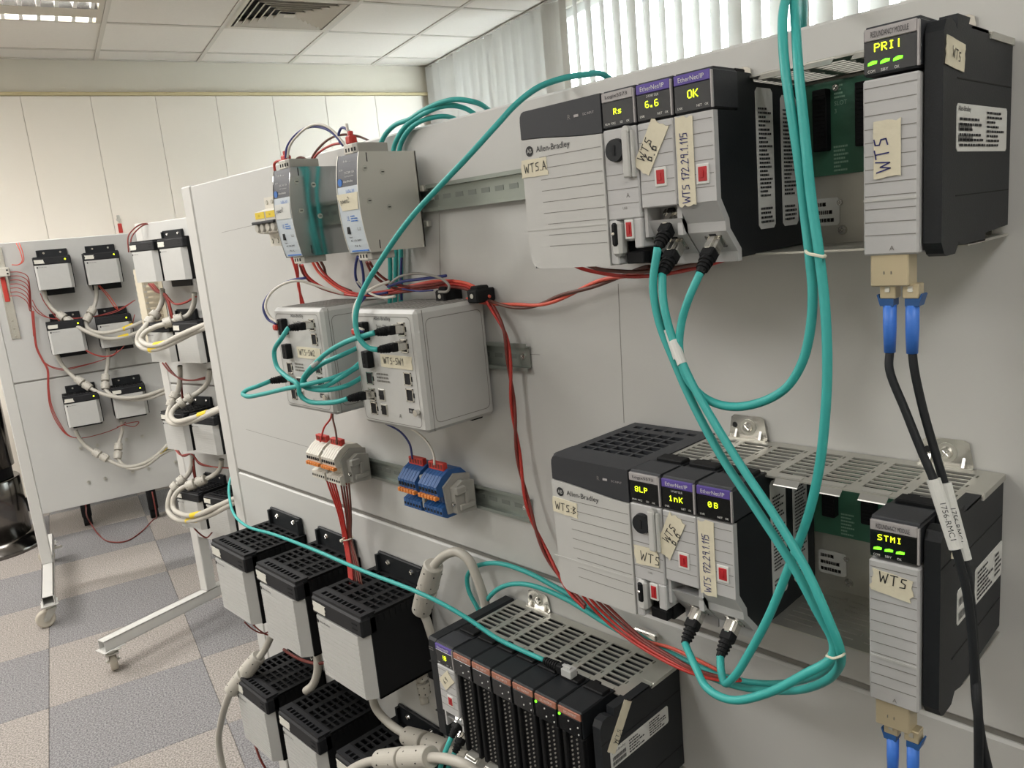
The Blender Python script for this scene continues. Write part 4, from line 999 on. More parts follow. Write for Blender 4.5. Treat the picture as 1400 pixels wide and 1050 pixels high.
# ---- terminal blocks: a row of thin terminals on the lower rail
def terminals(label, loc, m1, m2, n=12, gap=6):
    t = thing('terminal_block', label, 'terminal block', loc); p = .0068
    prof = [(-.008, -.030), (-.052, -.030), (-.060, -.026), (-.060, -.014), (-.050, -.010), (-.050, .0), (-.064, .004), (-.066, .018), (-.054, .030), (-.040, .037), (-.020, .034), (-.008, .022)]
    me = MB().prism(prof, 'x', .0004, p-.0004).mesh('terminal', m1)
    me2 = MB().box((.0020, -.0606, -.0225), (p-.0020, -.0598, -.0190)).mesh('wire_entry', 'dark'); me3 = MB().box((.0018, -.0662, .009), (p-.0018, -.0648, .0135)).mesh('test_hole', 'dark')
    lv = MB().box((.0008, -.0690, -.0010), (p-.0008, -.0615, .0048), .0008).mesh('lever', 'orange')
    x = 0.0
    for k in range(n):
        if k == gap: x += .007
        a = link('terminal', me, t, (x, 0, 0)); link('wire_entry', me2, a); link('test_hole', me3, a); link('lever', lv, a); x += p
    for (a, b) in ((.004, gap*p-.004), (gap*p+.009, x-.006)):
        br = MB().box((a, -.046, .034), (b, -.038, .045), .0008)
        bo = br.ob('bridge', 'redplug', t)
        tm = MB(); q = a+.003
        while q < b-.003: tm.box((q, -.0466, .037), (q+.003, -.0455, .043)); q += .0062
        tm.ob('bridge_mark', 'maroon', bo)
    MB().box((gap*p+.0005, -.058, -.022), (gap*p+.0065, -.008, .026), .001).ob('spacer', 'termgrey', t)
    ec = MB(T=Matrix.Translation((x, 0, 0)))
    ec.prism([(-.008, -.024), (-.052, -.024), (-.056, .016), (-.036, .030), (-.008, .024)], 'x', 0, .003).prism([(-.010, -.028), (-.044, -.024), (-.046, .012), (-.030, .020), (-.010, .016)], 'x', .003, .013)
    ec.box((.010, -.046, .004), (.019, -.030, .014), .001).box((.013, -.040, -.020), (.017, -.014, -.012), .001).box((.013, -.030, -.012), (.017, -.024, .006), .001)
    e = ec.ob('end_bracket', m2, t); screw(e, (x+.009, -.046, -.010), r=.0036)
    return t
terminals('cream and grey terminal block with orange levers and bundle of red wires', (-.6285, 0, 1.1085), 'termlt', 'termgrey')
terminals('blue terminal block with orange levers under the front switch box', (-.3690, 0, 1.1085), 'bluep', 'termgrey')

# ================================================================== BACKGROUND THINGS
pt = thing('steel_pedestal', 'polished dark steel cylinder with flared round base at far left edge', 'pedestal', (-4.46, .01, 0))
MB().lathe([(.25, 0), (.25, .014), (.245, .022), (.215, .055), (.195, .075), (.15, .076)], (0, 0, 0), 40).ob('base', 'chrome', pt, smooth=True)
MB().lathe([(.190, .075), (.190, .385), (.184, .392)], (0, 0, 0), 40).ob('lower_tube', 'chrome', pt, smooth=True)
MB().lathe([(.160, .392), (.160, .45), (.170, .455)], (0, 0, 0), 40).ob('collar', 'black2', pt, smooth=True)
MB().lathe([(.176, .455), (.176, .95), (.170, .96), (.12, .965)], (0, 0, 0), 40).ob('upper_tube', 'chrome', pt, smooth=True)
tb = thing('rolling_table', 'black table on castors standing behind the farthest panel', 'table', UU*4.25+VV*(-.25), RZ)
for (x, y) in ((-.34, .1), (.0, -.06), (-.34, .62), (.02, .62)):
    L = MB().cyl((x, y, .06), (x, y, .70), .026, n=14).ob('leg', 'black2', tb)
    wm = MB(Matrix.Translation((x, y+.02, .03)) @ Matrix.Rotation(math.pi/2, 4, 'Y')); wm.lathe([(.01, -.022), (.028, -.022), (.03, -.018), (.03, .018), (.028, .022), (.01, .022)], (0, 0, 0), 18)
    wm.box((-.034, -.03, -.004), (-.028, .03, .004)); wm.ob('castor', 'black2', L)
MB().box((-.42, -.12, .70), (.75, .66, .725), .004).ob('table_top', 'black', tb)  # unseen top, widened to shade the carpet from the lamp above
MB().box((-.36, .60, .3), (.04, .612, .69)).ob('modesty_panel', 'black2', tb)

# farthest stand: rail with terminals at its left edge, spare bolts
t = thing('vertical_rail', 'short vertical metal rail with red bridges at left of farthest panel', 'rail', s1(.092, 0, 1.185), RZ)
MB().prism([(-.0175, 0), (-.0175, -.0075), (-.0125, -.0075), (-.0125, -.001), (.0125, -.001), (.0125, -.0075), (.0175, -.0075), (.0175, 0)], 'z', 0, .40).ob('rail', 'bright', t)
MB().box((-.024, -.055, .275), (.030, -.008, .312), .002).ob('end_bracket', 'termlt', t)
MB().box((-.010, -.030, .165), (.008, -.008, .272), .002).ob('terminal_row', 'redplug', t)
for k in range(3): screw(t, (0, -.001, .01+.035*k), r=.004)
MB().cyl((.022, -.055, .30), (.022, -.0565, .30), .004, n=10).cyl((.022, -.055, .285), (.022, -.0565, .285), .004, n=10).ob('bracket_hole', 'dark', t)
for i, (x, z) in enumerate(((.248, .647), (.319, .644), (.443, .645), (.513, .646), (.253, .48), (.323, .481), (.443, .484), (.514, .485), (.638, .488))):
    b = thing('panel_bolt', ('first', 'second', 'third', 'fourth', 'first', 'second', 'third', 'fourth', 'fifth')[i]+' bare bolt from the left in the '+('upper' if i < 4 else 'lower')+' bolt row of the farthest panel', 'bolt', s1(x, .0015, z), RZ, 'bare bolts on the farthest panel')
    MB().cyl((0, 0, 0), (0, -.004, 0), .008, n=12).cyl((0, -.004, 0), (0, -.012, 0), .005, n=6).ob('bolt_head', 'steel', b)
# middle stand: vertical slotted wiring duct at its left edge
t = thing('wiring_duct', 'vertical cream slotted wiring duct at left edge of the middle panel', 'wiring duct', s2(.0, 0, 1.13), a12)
MB().box((.012, -.002, 0), (.115, 0, .31)).box((.045, -.062, 0), (.085, -.058, .31), .001).ob('cover', 'duct', t)
for x in (.040, .088):
    fm = MB()
    for k in range(15): fm.box((x, -.06, .004+.0205*k), (x+.0025, -.002, .004+.0205*k+.012), .0005)
    q = fm.ob('fingers', 'duct', t); q['kind'] = 'stuff'
MB().box((.0, -.014, -.01), (.010, -.001, .33), .001).ob('edge_strip', 'frame', t)

# pencil marks and scratches on the foreground panel
for (x0, z0, x1, z1, nm) in ((.0, 0, 0, 0, ''),):
    pass
for pa, pb in (((845, 388), (853, 578)), ((303, 318), (346, 308)), ((336, 587), (424, 612)), ((716, 484), (738, 485))):
    A, B = at(pa[0], pa[1], .0013), at(pb[0], pb[1], .0013); dv_ = (B-A).normalized(); n_ = Vector((-dv_.z, 0, dv_.x))*.0003
    mb = MB(); L = [A-n_, B-n_, B+n_, A+n_]; L = [p-main.location for p in L]; mb.add(L+[p+Vector((0, .0006, 0)) for p in L], [(0,1,2,3),(7,6,5,4),(0,4,5,1),(1,5,6,2),(2,6,7,3),(3,7,4,0)]); mb.ob('pencil_line', 'groove', main)
# ================================================================== CABLES AND WIRES
def P_(p):
    return Vector(p) if isinstance(p, Vector) else at(*p)
def on_plane(px, py, o, n, off):
    d = ray(px, py); q = o+n*off; t = (q-CAM).dot(n)/d.dot(n); return CAM+t*d
def a1(px, py, off=.03): return on_plane(px, py, P1, -UU, off)
def a2(px, py, off=.03): return on_plane(px, py, P2, -N2, off)
def az(px, py, z): d = ray(px, py); return CAM+d*((z-CAM.z)/d.z)
def cable(name, label, cat, pts, r, m, group=None, k=6, n=8):
    q = spline([P_(p) for p in pts], k); c = sum(q, Vector())/len(q)
    o = MB().tube([p-q[0] for p in q], r, n).ob(name, m, None, q[0], smooth=True); tag(o, label, cat, group); o['_o'] = 0
    del o['_o']; return o
def rel(o, p): return Vector(p)-o.location
def frame_z(p, z, hint=(0, 0, 1)):
    z = Vector(z).normalized(); h = Vector(hint)
    if abs(z.dot(h)) > .95: h = Vector((1, 0, 0))
    x = h.cross(z).normalized(); y = z.cross(x)
    return Matrix(((x.x, y.x, z.x, p[0]), (x.y, y.y, z.y, p[1]), (x.z, y.z, z.z, p[2]), (0, 0, 0, 1)))
def net_plug(o, p, n, L=.034, clear=False, hint=(0, 0, 1)):     # n points from the socket towards the cable
    T = frame_z(rel(o, p), n, hint)
    hd = MB(T).box((-.0058, -.0048, -.003), (.0058, .0048, .012), .0008).box((-.0022, .0046, .001), (.0022, .0068, .013), .0004).ob('plug', 'clear' if clear else 'bright', o)
    b = MB(T); l0 = .0105
    b.box((-.0055, -.0052, l0), (.0055, .0056, l0+.009), .0012)
    b.lathe([(.0052, l0+.008), (.0048, l0+.012), (.0036, L), (.0034, L+.001)], (0, 0, 0), 12)
    bo = b.ob('boot', 'black2', o); bo['kind'] = 'stuff'
    ri = MB(T); k = 0; h = l0+.0105
    while h < L-.002:
        rr = .0054-.0016*(h-l0-.0105)/max(.004, L-l0-.0105); ri.lathe([(rr-.0008, h), (rr+.0006, h+.0004), (rr+.0006, h+.0016), (rr-.0008, h+.002)], (0, 0, 0), 12); h += .0034
    q = ri.ob('boot_ribs', 'black2', o); q['kind'] = 'stuff'
    return hd
def sleeve(o, pa, pb, r, m='paper', name='cable_label', prints=True):
    pa, pb = rel(o, P_(pa)), rel(o, P_(pb)); MB().tube([pa, pa.lerp(pb, .5), pb], r, 12).ob(name, m, o)
def band(label, pts, r, group=None):
    q = spline([P_(p) for p in pts], 5); o = MB().tube([p-q[0] for p in q], r, 6).ob('cable_tie', 'tie', None, q[0]); return tag(o, label, 'cable tie', group)
def ring(label, c, d, R, r=.0012, sq=1.0):
    c = P_(c); T = frame_z((0, 0, 0), d); q = [T @ Vector((R*math.cos(k*math.pi/8), R*sq*math.sin(k*math.pi/8), 0)) for k in range(17)]
    o = MB().tube(q, r, 6, cap=False).ob('cable_tie', 'tie', None, c); MB(T).box((R-.001, -.0025, -.002), (R+.004, .0025, .002), .0005).ob('tie_head', 'tie', o); return tag(o, label, 'cable tie')
TR = .0033
NN = Vector((0, -.74, -.67))
def sock(X, Z, up=False): return Vector((X+.018, -.147+.018, Z+.036)) if up else Vector((X+.0205, -.147+.0185, Z+.015))
LP = .033
s_ = sock(.147, 1.42, True)
c = cable('network_cable', 'teal network cable from upper port of top rack module, looping below the lower rack', 'cable', [s_+NN*LP, (893, 390, -.158), (901, 440, -.160), (921, 492, -.163), (944, 545, -.167), (985, 622, -.175), (1040, 705, -.184), (1085, 775, -.190), (1117, 835, -.193), (1139, 878, -.193), (1136, 900, -.195), (1100, 922, -.2), (1048, 948, -.2), (1000, 957, -.198), (966, 940, -.19), (950, 910, -.178), sock(.1492, 1.0982)+NN*LP], TR, 'teal')
net_plug(c, s_, NN, LP); net_plug(c, sock(.1492, 1.0982), NN, LP)
sleeve(c, (914, 450, -.1605), (927, 490, -.163), .0039)
for q in (-2.2, .6): text_along('ETHERNET PATCH', .0016, 'ink', c, rel(c, at(916+q, 456, -.1645)), rel(c, at(927+q, 490, -.167)), CAM-at(916, 456, -.16), .016)
s_ = sock(.147, 1.42)
c = cable('network_cable', 'teal network cable from lower port of top rack module, running left behind the low rack', 'cable', [s_+NN*LP, (907, 412, -.161), (917, 455, -.165), (944, 520, -.172), (975, 575, -.178), (1012, 635, -.184), (1062, 710, -.192), (1103, 780, -.197), (1132, 845, -.2), (1149, 890, -.195), (1140, 922, -.17), (1100, 942, -.14), (1050, 944, -.10), (1000, 936, -.07), (940, 912, -.045), (880, 882, -.03), (830, 853, -.024), (770, 817, -.022), (720, 799, -.022), (690, 801, -.022), (670, 815, -.022), (655, 842, -.022), (650, 880, -.022)], TR, 'teal')
net_plug(c, s_, NN, LP); sleeve(c, (921, 466, -.1656), (933, 498, -.1695), .0039)
cable('network_cable', 'teal network cable lying along the panel seam behind the grey cable loop', 'cable', [(662, 850, -.008), (652, 830, -.008), (641, 808, -.008), (639, 788, -.008), (650, 775, -.010), (680, 770, -.011), (720, 782, -.012), (760, 803, -.013), (820, 838, -.016), (880, 873, -.024), (940, 905, -.038), (1000, 928, -.06), (1060, 935, -.09), (1110, 925, -.13), (1138, 905, -.165), (1142, 885, -.18), (1126, 845, -.186), (1110, 815, -.186)], TR, 'teal')
s_ = sock(.182, 1.42)
c = cable('network_cable', 'teal network cable from third top rack module, curving up and over the panel top', 'cable', [s_+NN*LP, (943, 405, -.16), (932, 440, -.162), (929, 480, -.165), (940, 518, -.167), (965, 545, -.168), (1000, 556, -.168), (1040, 550, -.166), (1075, 530, -.165), (1097, 495, -.165), (1108, 450, -.165), (1111, 400, -.165), (1107, 350, -.163), (1100, 290, -.16), (1092, 220, -.16), (1080, 140, -.158), (1072, 80, -.15), (1070, 30, -.135), (1074, 0, -.112), (1085, -22, -.075), (1096, -14, -.03), (1099, 10, .015), (1098, 40, .05), (1097, 90, .075)], TR, 'teal')
net_plug(c, s_, NN, LP)
s_ = sock(.1842, 1.0982)
c = cable('network_cable', 'teal network cable turning sharply under the lower rack and rising to the panel top', 'cable', [s_+NN*LP, (986, 918, -.164), (991, 934, -.168), (1004, 925, -.17), (1022, 897, -.17), (1050, 845, -.168), (1080, 772, -.166), (1105, 705, -.168), (1120, 640, -.170), (1128, 570, -.172), (1131, 500, -.172), (1128, 420, -.17), (1119, 340, -.167), (1109, 270, -.164), (1100, 180, -.161), (1092, 100, -.155), (1088, 40, -.135), (1086, 5, -.11), (1087, -18, -.085), (1091, -26, -.05), (1095, -8, -.005), (1096, 22, .035), (1095, 70, .06)], TR, 'teal')
net_plug(c, s_, NN, LP)
band('nylon tie round the two tall teal cables beside the rack', [(1102, 344, -.168), (1106, 347, -.174), (1116, 349, -.176), (1125, 351, -.176), (1127, 349, -.165), (1115, 345, -.158), (1103, 342, -.161), (1102, 344, -.168)], .0011)
band('pale nylon tie at the right turn of the teal cable bundle', [(1130, 897, -.200), (1140, 900, -.205), (1150, 897, -.205), (1154, 892, -.19), (1146, 889, -.18), (1134, 893, -.19), (1130, 897, -.200)], .0009)
# thin long cable that crosses the power supplies
zc = .9665
q1, q2 = az(745, 903, zc+.001), az(783, 921, zc-.0005)
c = cable('network_cable', 'thin bright teal cable draped over the power supply tops, ending in a clear plug', 'cable', [(322, 636, .06), (315, 655, .03), (313, 673, -.008), (318, 699, -.035), (335, 718, -.06), (375, 731, -.085), (430, 752, -.11), (500, 782, -.125), (560, 805, -.13), (600, 823, -.125), (640, 846, -.115), (680, 873, -.108), (715, 890, -.104), q1], .0029, 'teal')
dn = (q1-q2).normalized()
net_plug(c, q2+dn*.001, dn, (q1-q2).length-.001, clear=True)
# switch boxes
def swp(x0, px, pz): return Vector((x0+px, -.117, 1.2232+pz))
NS = Vector((-.12, -.99, .03)).normalized()
s_ = swp(-.354, .112, .1083)
c = cable('network_cable', 'teal network cable sweeping up from the front switch box over the panel top', 'cable', [s_+NS*.036, (503, 475, -.158), (490, 460, -.162), (486, 435, -.16), (494, 403, -.152), (520, 357, -.142), (560, 300, -.13), (600, 256, -.118), (640, 214, -.10), (680, 170, -.075), (705, 143, -.055), (735, 120, -.03), (770, 107, 0.), (800, 102, .03), (822, 101, .06), (840, 112, .08)], TR, 'teal')
net_plug(c, s_, NS, .036)
s_, s2_ = swp(-.567, .1108, .129), swp(-.354, .0275, .0404)
c = cable('network_cable', 'teal network cable joining the rear switch box top port to the front box low port', 'cable', [s_+NS*.035, (386, 461, -.165), (375, 480, -.168), (378, 500, -.17), (392, 515, -.173), (408, 527, -.176), (410, 539, -.175), (420, 548, -.170), (440, 551, -.165), (462, 549, -.158), s2_+NS*.035], TR, 'teal')
net_plug(c, s_, NS, .035); net_plug(c, s2_, NS, .035)
s_ = swp(-.354, .1108, .129)
c = cable('network_cable', 'teal network cable coiled between the switch boxes, plugged at the front box top', 'cable', [s_+NS*.036, (495, 460, -.158), (474, 467, -.162), (449, 481, -.165), (426, 502, -.168), (415, 517, -.170), (414, 527, -.168), (426, 532, -.163), (449, 533, -.155), (472, 528, -.14), (490, 519, -.115), (505, 508, -.09), (520, 500, -.07)], TR, 'teal')
net_plug(c, s_, NS, .036); sleeve(c, (428, 500, -.1678), (437, 492, -.166), .0036, 'clear')
cable('network_cable', 'inner teal cable loop in the coil between the switch boxes', 'cable', [(520, 458, -.06), (490, 475, -.11), (464, 487, -.145), (441, 497, -.155), (422, 511, -.162), (416, 521, -.163), (424, 529, -.161), (446, 527, -.155), (468, 515, -.145), (491, 501, -.11), (520, 488, -.06)], TR, 'teal')
s_ = swp(-.567, .0315, .0478)
c = cable('network_cable', 'teal network cable bulging out to the left of the rear switch box', 'cable', [s_+NS*.035, (352, 528, -.17), (338, 533, -.178), (332, 538, -.182), (338, 542, -.184), (358, 539, -.182), (388, 532, -.178), (426, 524, -.168), (457, 516, -.15), (480, 506, -.125), (495, 494, -.1), (515, 480, -.06)], TR, 'teal')
net_plug(c, s_, NS, .035)
g = 'teal cables over the panel top behind the supply units'
for lab, pts in (('topmost teal cable arching over the panel top behind the supply units', [(533, 420, -.008), (533, 350, -.011), (524, 250, -.011), (519, 205, -.006), (525, 187, -.006), (540, 171, -.006), (560, 163, -.006), (577, 152, -.004), (600, 141, .0), (623, 136, .006), (642, 138, .015), (656, 142, .03), (668, 150, .05)]),
                 ('middle teal cable arching over the panel top behind the supply units', [(540, 420, -.008), (541, 350, -.011), (540, 250, -.011), (538, 205, -.006), (544, 188, -.006), (555, 172, -.006), (570, 161, -.005), (585, 153, -.003), (602, 146, .004), (622, 144.5, .012), (638, 149, .028), (652, 158, .045)]),
                 ('lowest teal cable bending over the panel top behind the supply units', [(548, 420, -.008), (548, 350, -.011), (547, 250, -.011), (546, 205, -.006), (552, 188, -.006), (563, 174, -.005), (575, 166, -.003), (590, 161, .003), (605, 159, .012), (618, 161, .03), (630, 168, .05)])):
    cable('network_cable', lab, 'cable', pts, TR, 'teal', g)
# low rack plugs
s_ = sock(XC+.112, ZC)
for i, up in enumerate((True, False)):
    s_ = sock(XC+.112, ZC, up); e = s_+NN*.03
    c = cable('network_cable', ('left' if up else 'right')+' teal cable plugged into the low rack network module at bottom edge', 'cable', [e, e+NN*.02+Vector((-.004, 0, -.012)), e+Vector((-.018, -.012, -.06)), e+Vector((-.02, .0, -.12))], TR, 'teal'); net_plug(c, s_, NN, .03)

# ---- fibre pair
def lc_pair(o, x, y, z):
    for i, dx in enumerate((-.0056, .0086)):
        q = rel(o, (x+dx, y, z)); 
        b = MB().box((q.x-.0050, q.y-.004, q.z-.0085), (q.x+.0050, q.y+.006, q.z+.001), .0006).ob('optic_plug', 'transceiver', o)
        MB().prism([(q.y-.0048, q.z-.004), (q.y-.0042, q.z-.0005), (q.y-.0038, q.z-.004)], 'x', q.x-.0015, q.x+.0015).ob('plug_latch', 'steel', b)
        k = MB(); sg = -1 if i == 0 else 1
        k.prism([(q.x-sg*.0035, q.z-.0085), (q.x+sg*.0052, q.z-.0085), (q.x+sg*.0062, q.z-.0055), (q.x+sg*.0072, q.z-.006), (q.x+sg*.005, q.z-.0135), (q.x-sg*.0035, q.z-.0135)], 'y', q.y-.0036, q.y+.006)
        k.ob('boot_collar', 'bluep', o)
        MB().lathe([(.0036, -.045), (.0042, -.028), (.0042, -.013)], (q.x, q.y, q.z), 14).ob('boot', 'blueboot', o, smooth=True)
UR, LR = Vector((.3415, -.1365, 1.3995)), Vector((.3437, -.1365, 1.0777))
c = cable('fibre_cable', 'left black fibre cable with blue boot hanging from the upper redundancy module', 'cable', [UR+Vector((-.0056, 0, -.044)), (1216, 505, -.140), (1238, 562, -.143), (1262, 622, -.146), (1276, 655, -.148), (1292, 705, -.150), (1308, 755, -.152), (1322, 810, -.152), (1330, 880, -.152), (1335, 960, -.152), (1342, 1010, -.152), (1352, 1055, -.152), (1362, 1100, -.152)], .0029, 'black')
sleeve(c, (1276, 655, -.148), (1307, 750, -.1515), .0043)
text_along('1756-RMC1', .0034, 'ink', c, rel(c, at(1289, 688, -.1545)), rel(c, at(1307, 750, -.158)), CAM-at(1289, 688, -.15), .024)
c2 = cable('fibre_cable', 'right black fibre cable with blue boot hanging from the upper redundancy module', 'cable', [UR+Vector((.0086, 0, -.044)), (1250, 505, -.138), (1262, 560, -.138), (1279, 620, -.139), (1290, 658, -.140), (1305, 712, -.142), (1320, 772, -.144), (1329, 840, -.146), (1333, 910, -.148), (1337, 970, -.158), (1338, 1050, -.158), (1338, 1100, -.158)], .0029, 'black')
sleeve(c2, (1291, 660, -.140), (1319, 765, -.1438), .0043)
text_along('1756-RMC1', .0030, 'ink', c2, rel(c2, at(1303, 695, -.1465)), rel(c2, at(1319, 765, -.150)), CAM-at(1300, 690, -.14), .022)
lc = thing('optic_plug_pair', 'upper pair of cream optic plugs with blue boots under the top redundancy module', 'plug', UR); lc_pair(lc, *UR)
lc = thing('optic_plug_pair', 'lower pair of cream optic plugs with blue boots at the bottom edge of the photo', 'plug', LR); lc_pair(lc, *LR)
for i, dx in enumerate((-.0056, .0086)):
    e = LR+Vector((dx, 0, -.043)); cable('fibre_cable', ('left' if i == 0 else 'right')+' short black fibre cable below the lower redundancy module', 'cable', [e, e+Vector((0, 0, -.05)), e+Vector((.01, 0, -.2))], .0029, 'black')

# ---- thick grey supply cables with coupled plugs
def coupling(o, pa, pb, r=.0125, m='cable_grey'):
    pa, pb = rel(o, pa), rel(o, pb); L = (pb-pa).length; T = frame_z(pa, pb-pa); h = L/2
    for (z0, z1, r0, r1) in ((0, h-r*.24, r*.9, r), (h+r*.24, L, r, r*.92)):
        b = MB(T).lathe([(r0*.55, z0), (r0*.9, z0), (r0, z0+r*.1), (r1, z1-r*.1), (r1*.92, z1), (r1*.5, z1)], (0, 0, 0), 32).ob('cable_plug', m, o)
        d = MB(T)
        for k in range(6):
            a = k*math.pi/3; rr = (r0+r1)/2
            for zz in (z0+(z1-z0)*.25, z0+(z1-z0)*.75): d.cyl((rr*.97*math.cos(a), rr*.97*math.sin(a), zz), ((rr+.0006)*math.cos(a), (rr+.0006)*math.sin(a), zz), .0011, n=6)
        q = d.ob('plug_pins', 'dark', b); q['kind'] = 'stuff'
    MB(T).cyl((0, 0, h-r*.4), (0, 0, h+r*.4), r*.5, n=16).ob('plug_neck', m, o)
def grey(label, pts, r=.0075, cp=None, m='cable_grey', cr=.0125, yl=None):
    o = cable('supply_cable', label, 'cable', pts, r, m, None, 6, 10)
    if cp: coupling(o, P_(cp[0]), P_(cp[1]), cr)
    for y in (yl or []): sleeve(o, y[0], y[1], r*1.12, 'yellow', 'yellow_label')
    return o
grey('grey cable arching beside the low rack with coupled plugs at its left end', [(592, 875, -.03), (584, 850, -.033), (578, 833, -.035), (590, 780, -.035), (598, 768, -.035), (612, 757, -.033), (627, 755, -.03), (641, 766, -.028), (652, 790, -.026), (662, 820, -.024), (668, 850, -.022)], .0068, ((593, 772, -.035), (576, 835, -.035)), cr=.0165)
grey('pale cable hanging lowest at left over the carpet with two stacked plugs', [(384, 840, -.05), (374, 862, -.06), (362, 888, -.078), (352, 902, -.092), (318, 943, -.132), (309, 962, -.132), (302, 988, -.132), (299, 1015, -.132), (305, 1050, -.132), (318, 1090, -.132)], .0072, ((354, 897, -.088), (316, 945, -.135)), cr=.0165)
grey('grey cable between the second and third upper power supplies ending in a white plug', [(434, 870, -.05), (434, 900, -.055), (434, 918, -.062), (428, 936, -.07), (418, 945, -.078)], .0078)
grey('grey cable from under the black sided power supply to plugs by the low rack', [(507, 945, -.05), (514, 968, -.045), (528, 985, -.04), (548, 1000, -.035), (615, 1026, -.035), (640, 1034, -.035)], .0072, ((556, 1006, -.036), (612, 1026, -.036)), cr=.0175)
grey('pale cable with two coupled plugs along the bottom edge of the photo', [(455, 1075, -.16), (478, 1054, -.165), (500, 1043, -.168), (515, 1040, -.17), (590, 1036, -.17), (612, 1038, -.17), (640, 1048, -.165), (670, 1070, -.15)], .0068, ((519, 1039, -.17), (589, 1035, -.17)), cr=.0155)
grey('white cable end with plug between the black power supply and the low rack', [(577, 905, -.02), (574, 922, -.02), (576, 940, -.02), (581, 962, -.022)], .0075, ((574, 912, -.02), (581, 950, -.02)), cr=.011)
# farthest stand
def g1(label, pts, cp, yl=None):
    l = pts[-1]; pts = pts+[(l[0]+26, l[1]-10, .10), (l[0]+48, l[1]-16, .012)]
    return grey(label, [a1(*p) for p in pts], .0085, (a1(*cp[0]), a1(*cp[1])), cr=.019, yl=[(a1(*y[0]), a1(*y[1])) for y in (yl or [])])
g1('grey cable from the top left power supply of the farthest panel', [(60, 397, .05), (63, 408, .05), (70, 420, .06), (85, 433, .08), (105, 446, .12), (125, 456, .15), (148, 463, .16), (172, 460, .17), (200, 450, .17)], ((80, 429, .07), (99, 442, .1)), [((162, 462, .165), (176, 458, .17))])
g1('grey cable from the top right power supply of the farthest panel', [(131, 390, .05), (132, 402, .05), (129, 418, .06), (121, 431, .09), (117, 442, .1), (123, 451, .13), (142, 455, .16), (168, 450, .18), (195, 440, .18)], ((128, 421, .07), (117, 440, .1)), [((168, 450, .18), (182, 444, .18))])
g1('grey cable from the middle left power supply of the farthest panel', [(78, 485, .05), (84, 497, .05), (95, 510, .06), (108, 521, .08), (122, 530, .1), (142, 539, .13), (170, 544, .16), (198, 541, .17), (228, 531, .17)], ((104, 517, .07), (124, 531, .1)))
g1('grey cable from the middle right power supply of the farthest panel', [(147, 476, .05), (148, 488, .05), (146, 505, .06), (143, 520, .08), (144, 532, .1), (155, 541, .13), (175, 546, .15), (200, 545, .16), (228, 536, .17)], ((144, 512, .07), (144, 532, .1)))
g1('grey cable from the bottom left power supply of the farthest panel', [(103, 588, .05), (108, 598, .05), (118, 610, .06), (132, 620, .08), (150, 630, .1), (172, 638, .13), (195, 634, .15), (215, 622, .16), (232, 606, .16)], ((128, 617, .07), (147, 628, .1)), [((218, 620, .16), (228, 610, .16))])
g1('grey cable from the bottom right power supply of the farthest panel', [(166, 575, .05), (167, 588, .05), (163, 604, .06), (160, 616, .08), (162, 628, .1), (170, 637, .12), (182, 641, .14), (200, 636, .15), (222, 620, .16)], ((162, 606, .07), (161, 627, .1)))
def g2(label, pts, cp, yl=None):
    l = pts[-1]; pts = pts+[(l[0]+25, l[1]-9, .12), (l[0]+45, l[1]-14, .012)]
    return grey(label, [a2(*p) for p in pts], .0090, (a2(*cp[0]), a2(*cp[1])), cr=.020, yl=[(a2(*y[0]), a2(*y[1])) for y in (yl or [])])
g2('topmost left grey cable loop on the middle panel with yellow label', [(222, 395, .05), (222, 410, .05), (217, 423, .07), (207, 435, .1), (198, 447, .14), (190, 457, .16), (188, 468, .17), (196, 476, .18), (215, 477, .19), (238, 468, .2), (262, 456, .2), (300, 440, .2)], ((215, 427, .08), (202, 443, .12)), [((205, 478, .185), (220, 475, .19))])
g2('topmost right grey cable loop on the middle panel passing its coupled plugs', [(266, 400, .05), (265, 415, .05), (258, 430, .06), (247, 436, .08), (228, 442, .12), (210, 448, .15), (198, 455, .17), (193, 464, .18), (200, 471, .19), (220, 471, .2), (245, 459, .21), (275, 446, .21), (305, 435, .2)], ((250, 435, .08), (224, 443, .13)), [((212, 472, .195), (226, 469, .2))])
g2('second row left grey cable on the middle panel below its power supply', [(246, 500, .05), (246, 520, .05), (243, 535, .06), (237, 548, .08), (231, 560, .12), (229, 572, .15), (236, 579, .17), (252, 579, .18), (275, 571, .2), (310, 556, .2)], ((241, 537, .07), (233, 556, .1)))
g2('second row right grey cable on the middle panel below its power supply', [(287, 505, .05), (284, 523, .05), (273, 535, .06), (262, 542, .08), (247, 551, .11), (237, 560, .14), (234, 569, .17), (241, 576, .19), (262, 572, .2), (290, 562, .2), (315, 552, .2)], ((262, 542, .08), (244, 553, .12)), [((272, 568, .2), (284, 564, .2))])
g2('third row left grey cable loop on the middle panel near the floor', [(263, 622, .05), (262, 638, .05), (256, 650, .07), (245, 660, .09), (235, 671, .12), (230, 685, .14), (230, 698, .15), (240, 709, .17), (262, 712, .19), (288, 704, .2), (325, 685, .2)], ((252, 653, .08), (236, 669, .12)), [((256, 712, .185), (268, 711, .19))])
g2('third row right grey cable loop on the middle panel near the floor', [(303, 628, .05), (301, 641, .05), (290, 651, .06), (279, 656, .08), (258, 663, .11), (245, 670, .14), (237, 682, .16), (237, 694, .17), (248, 703, .19), (268, 704, .2), (295, 693, .21), (325, 680, .2)], ((281, 655, .08), (256, 665, .12)), [((262, 705, .198), (274, 702, .2))])

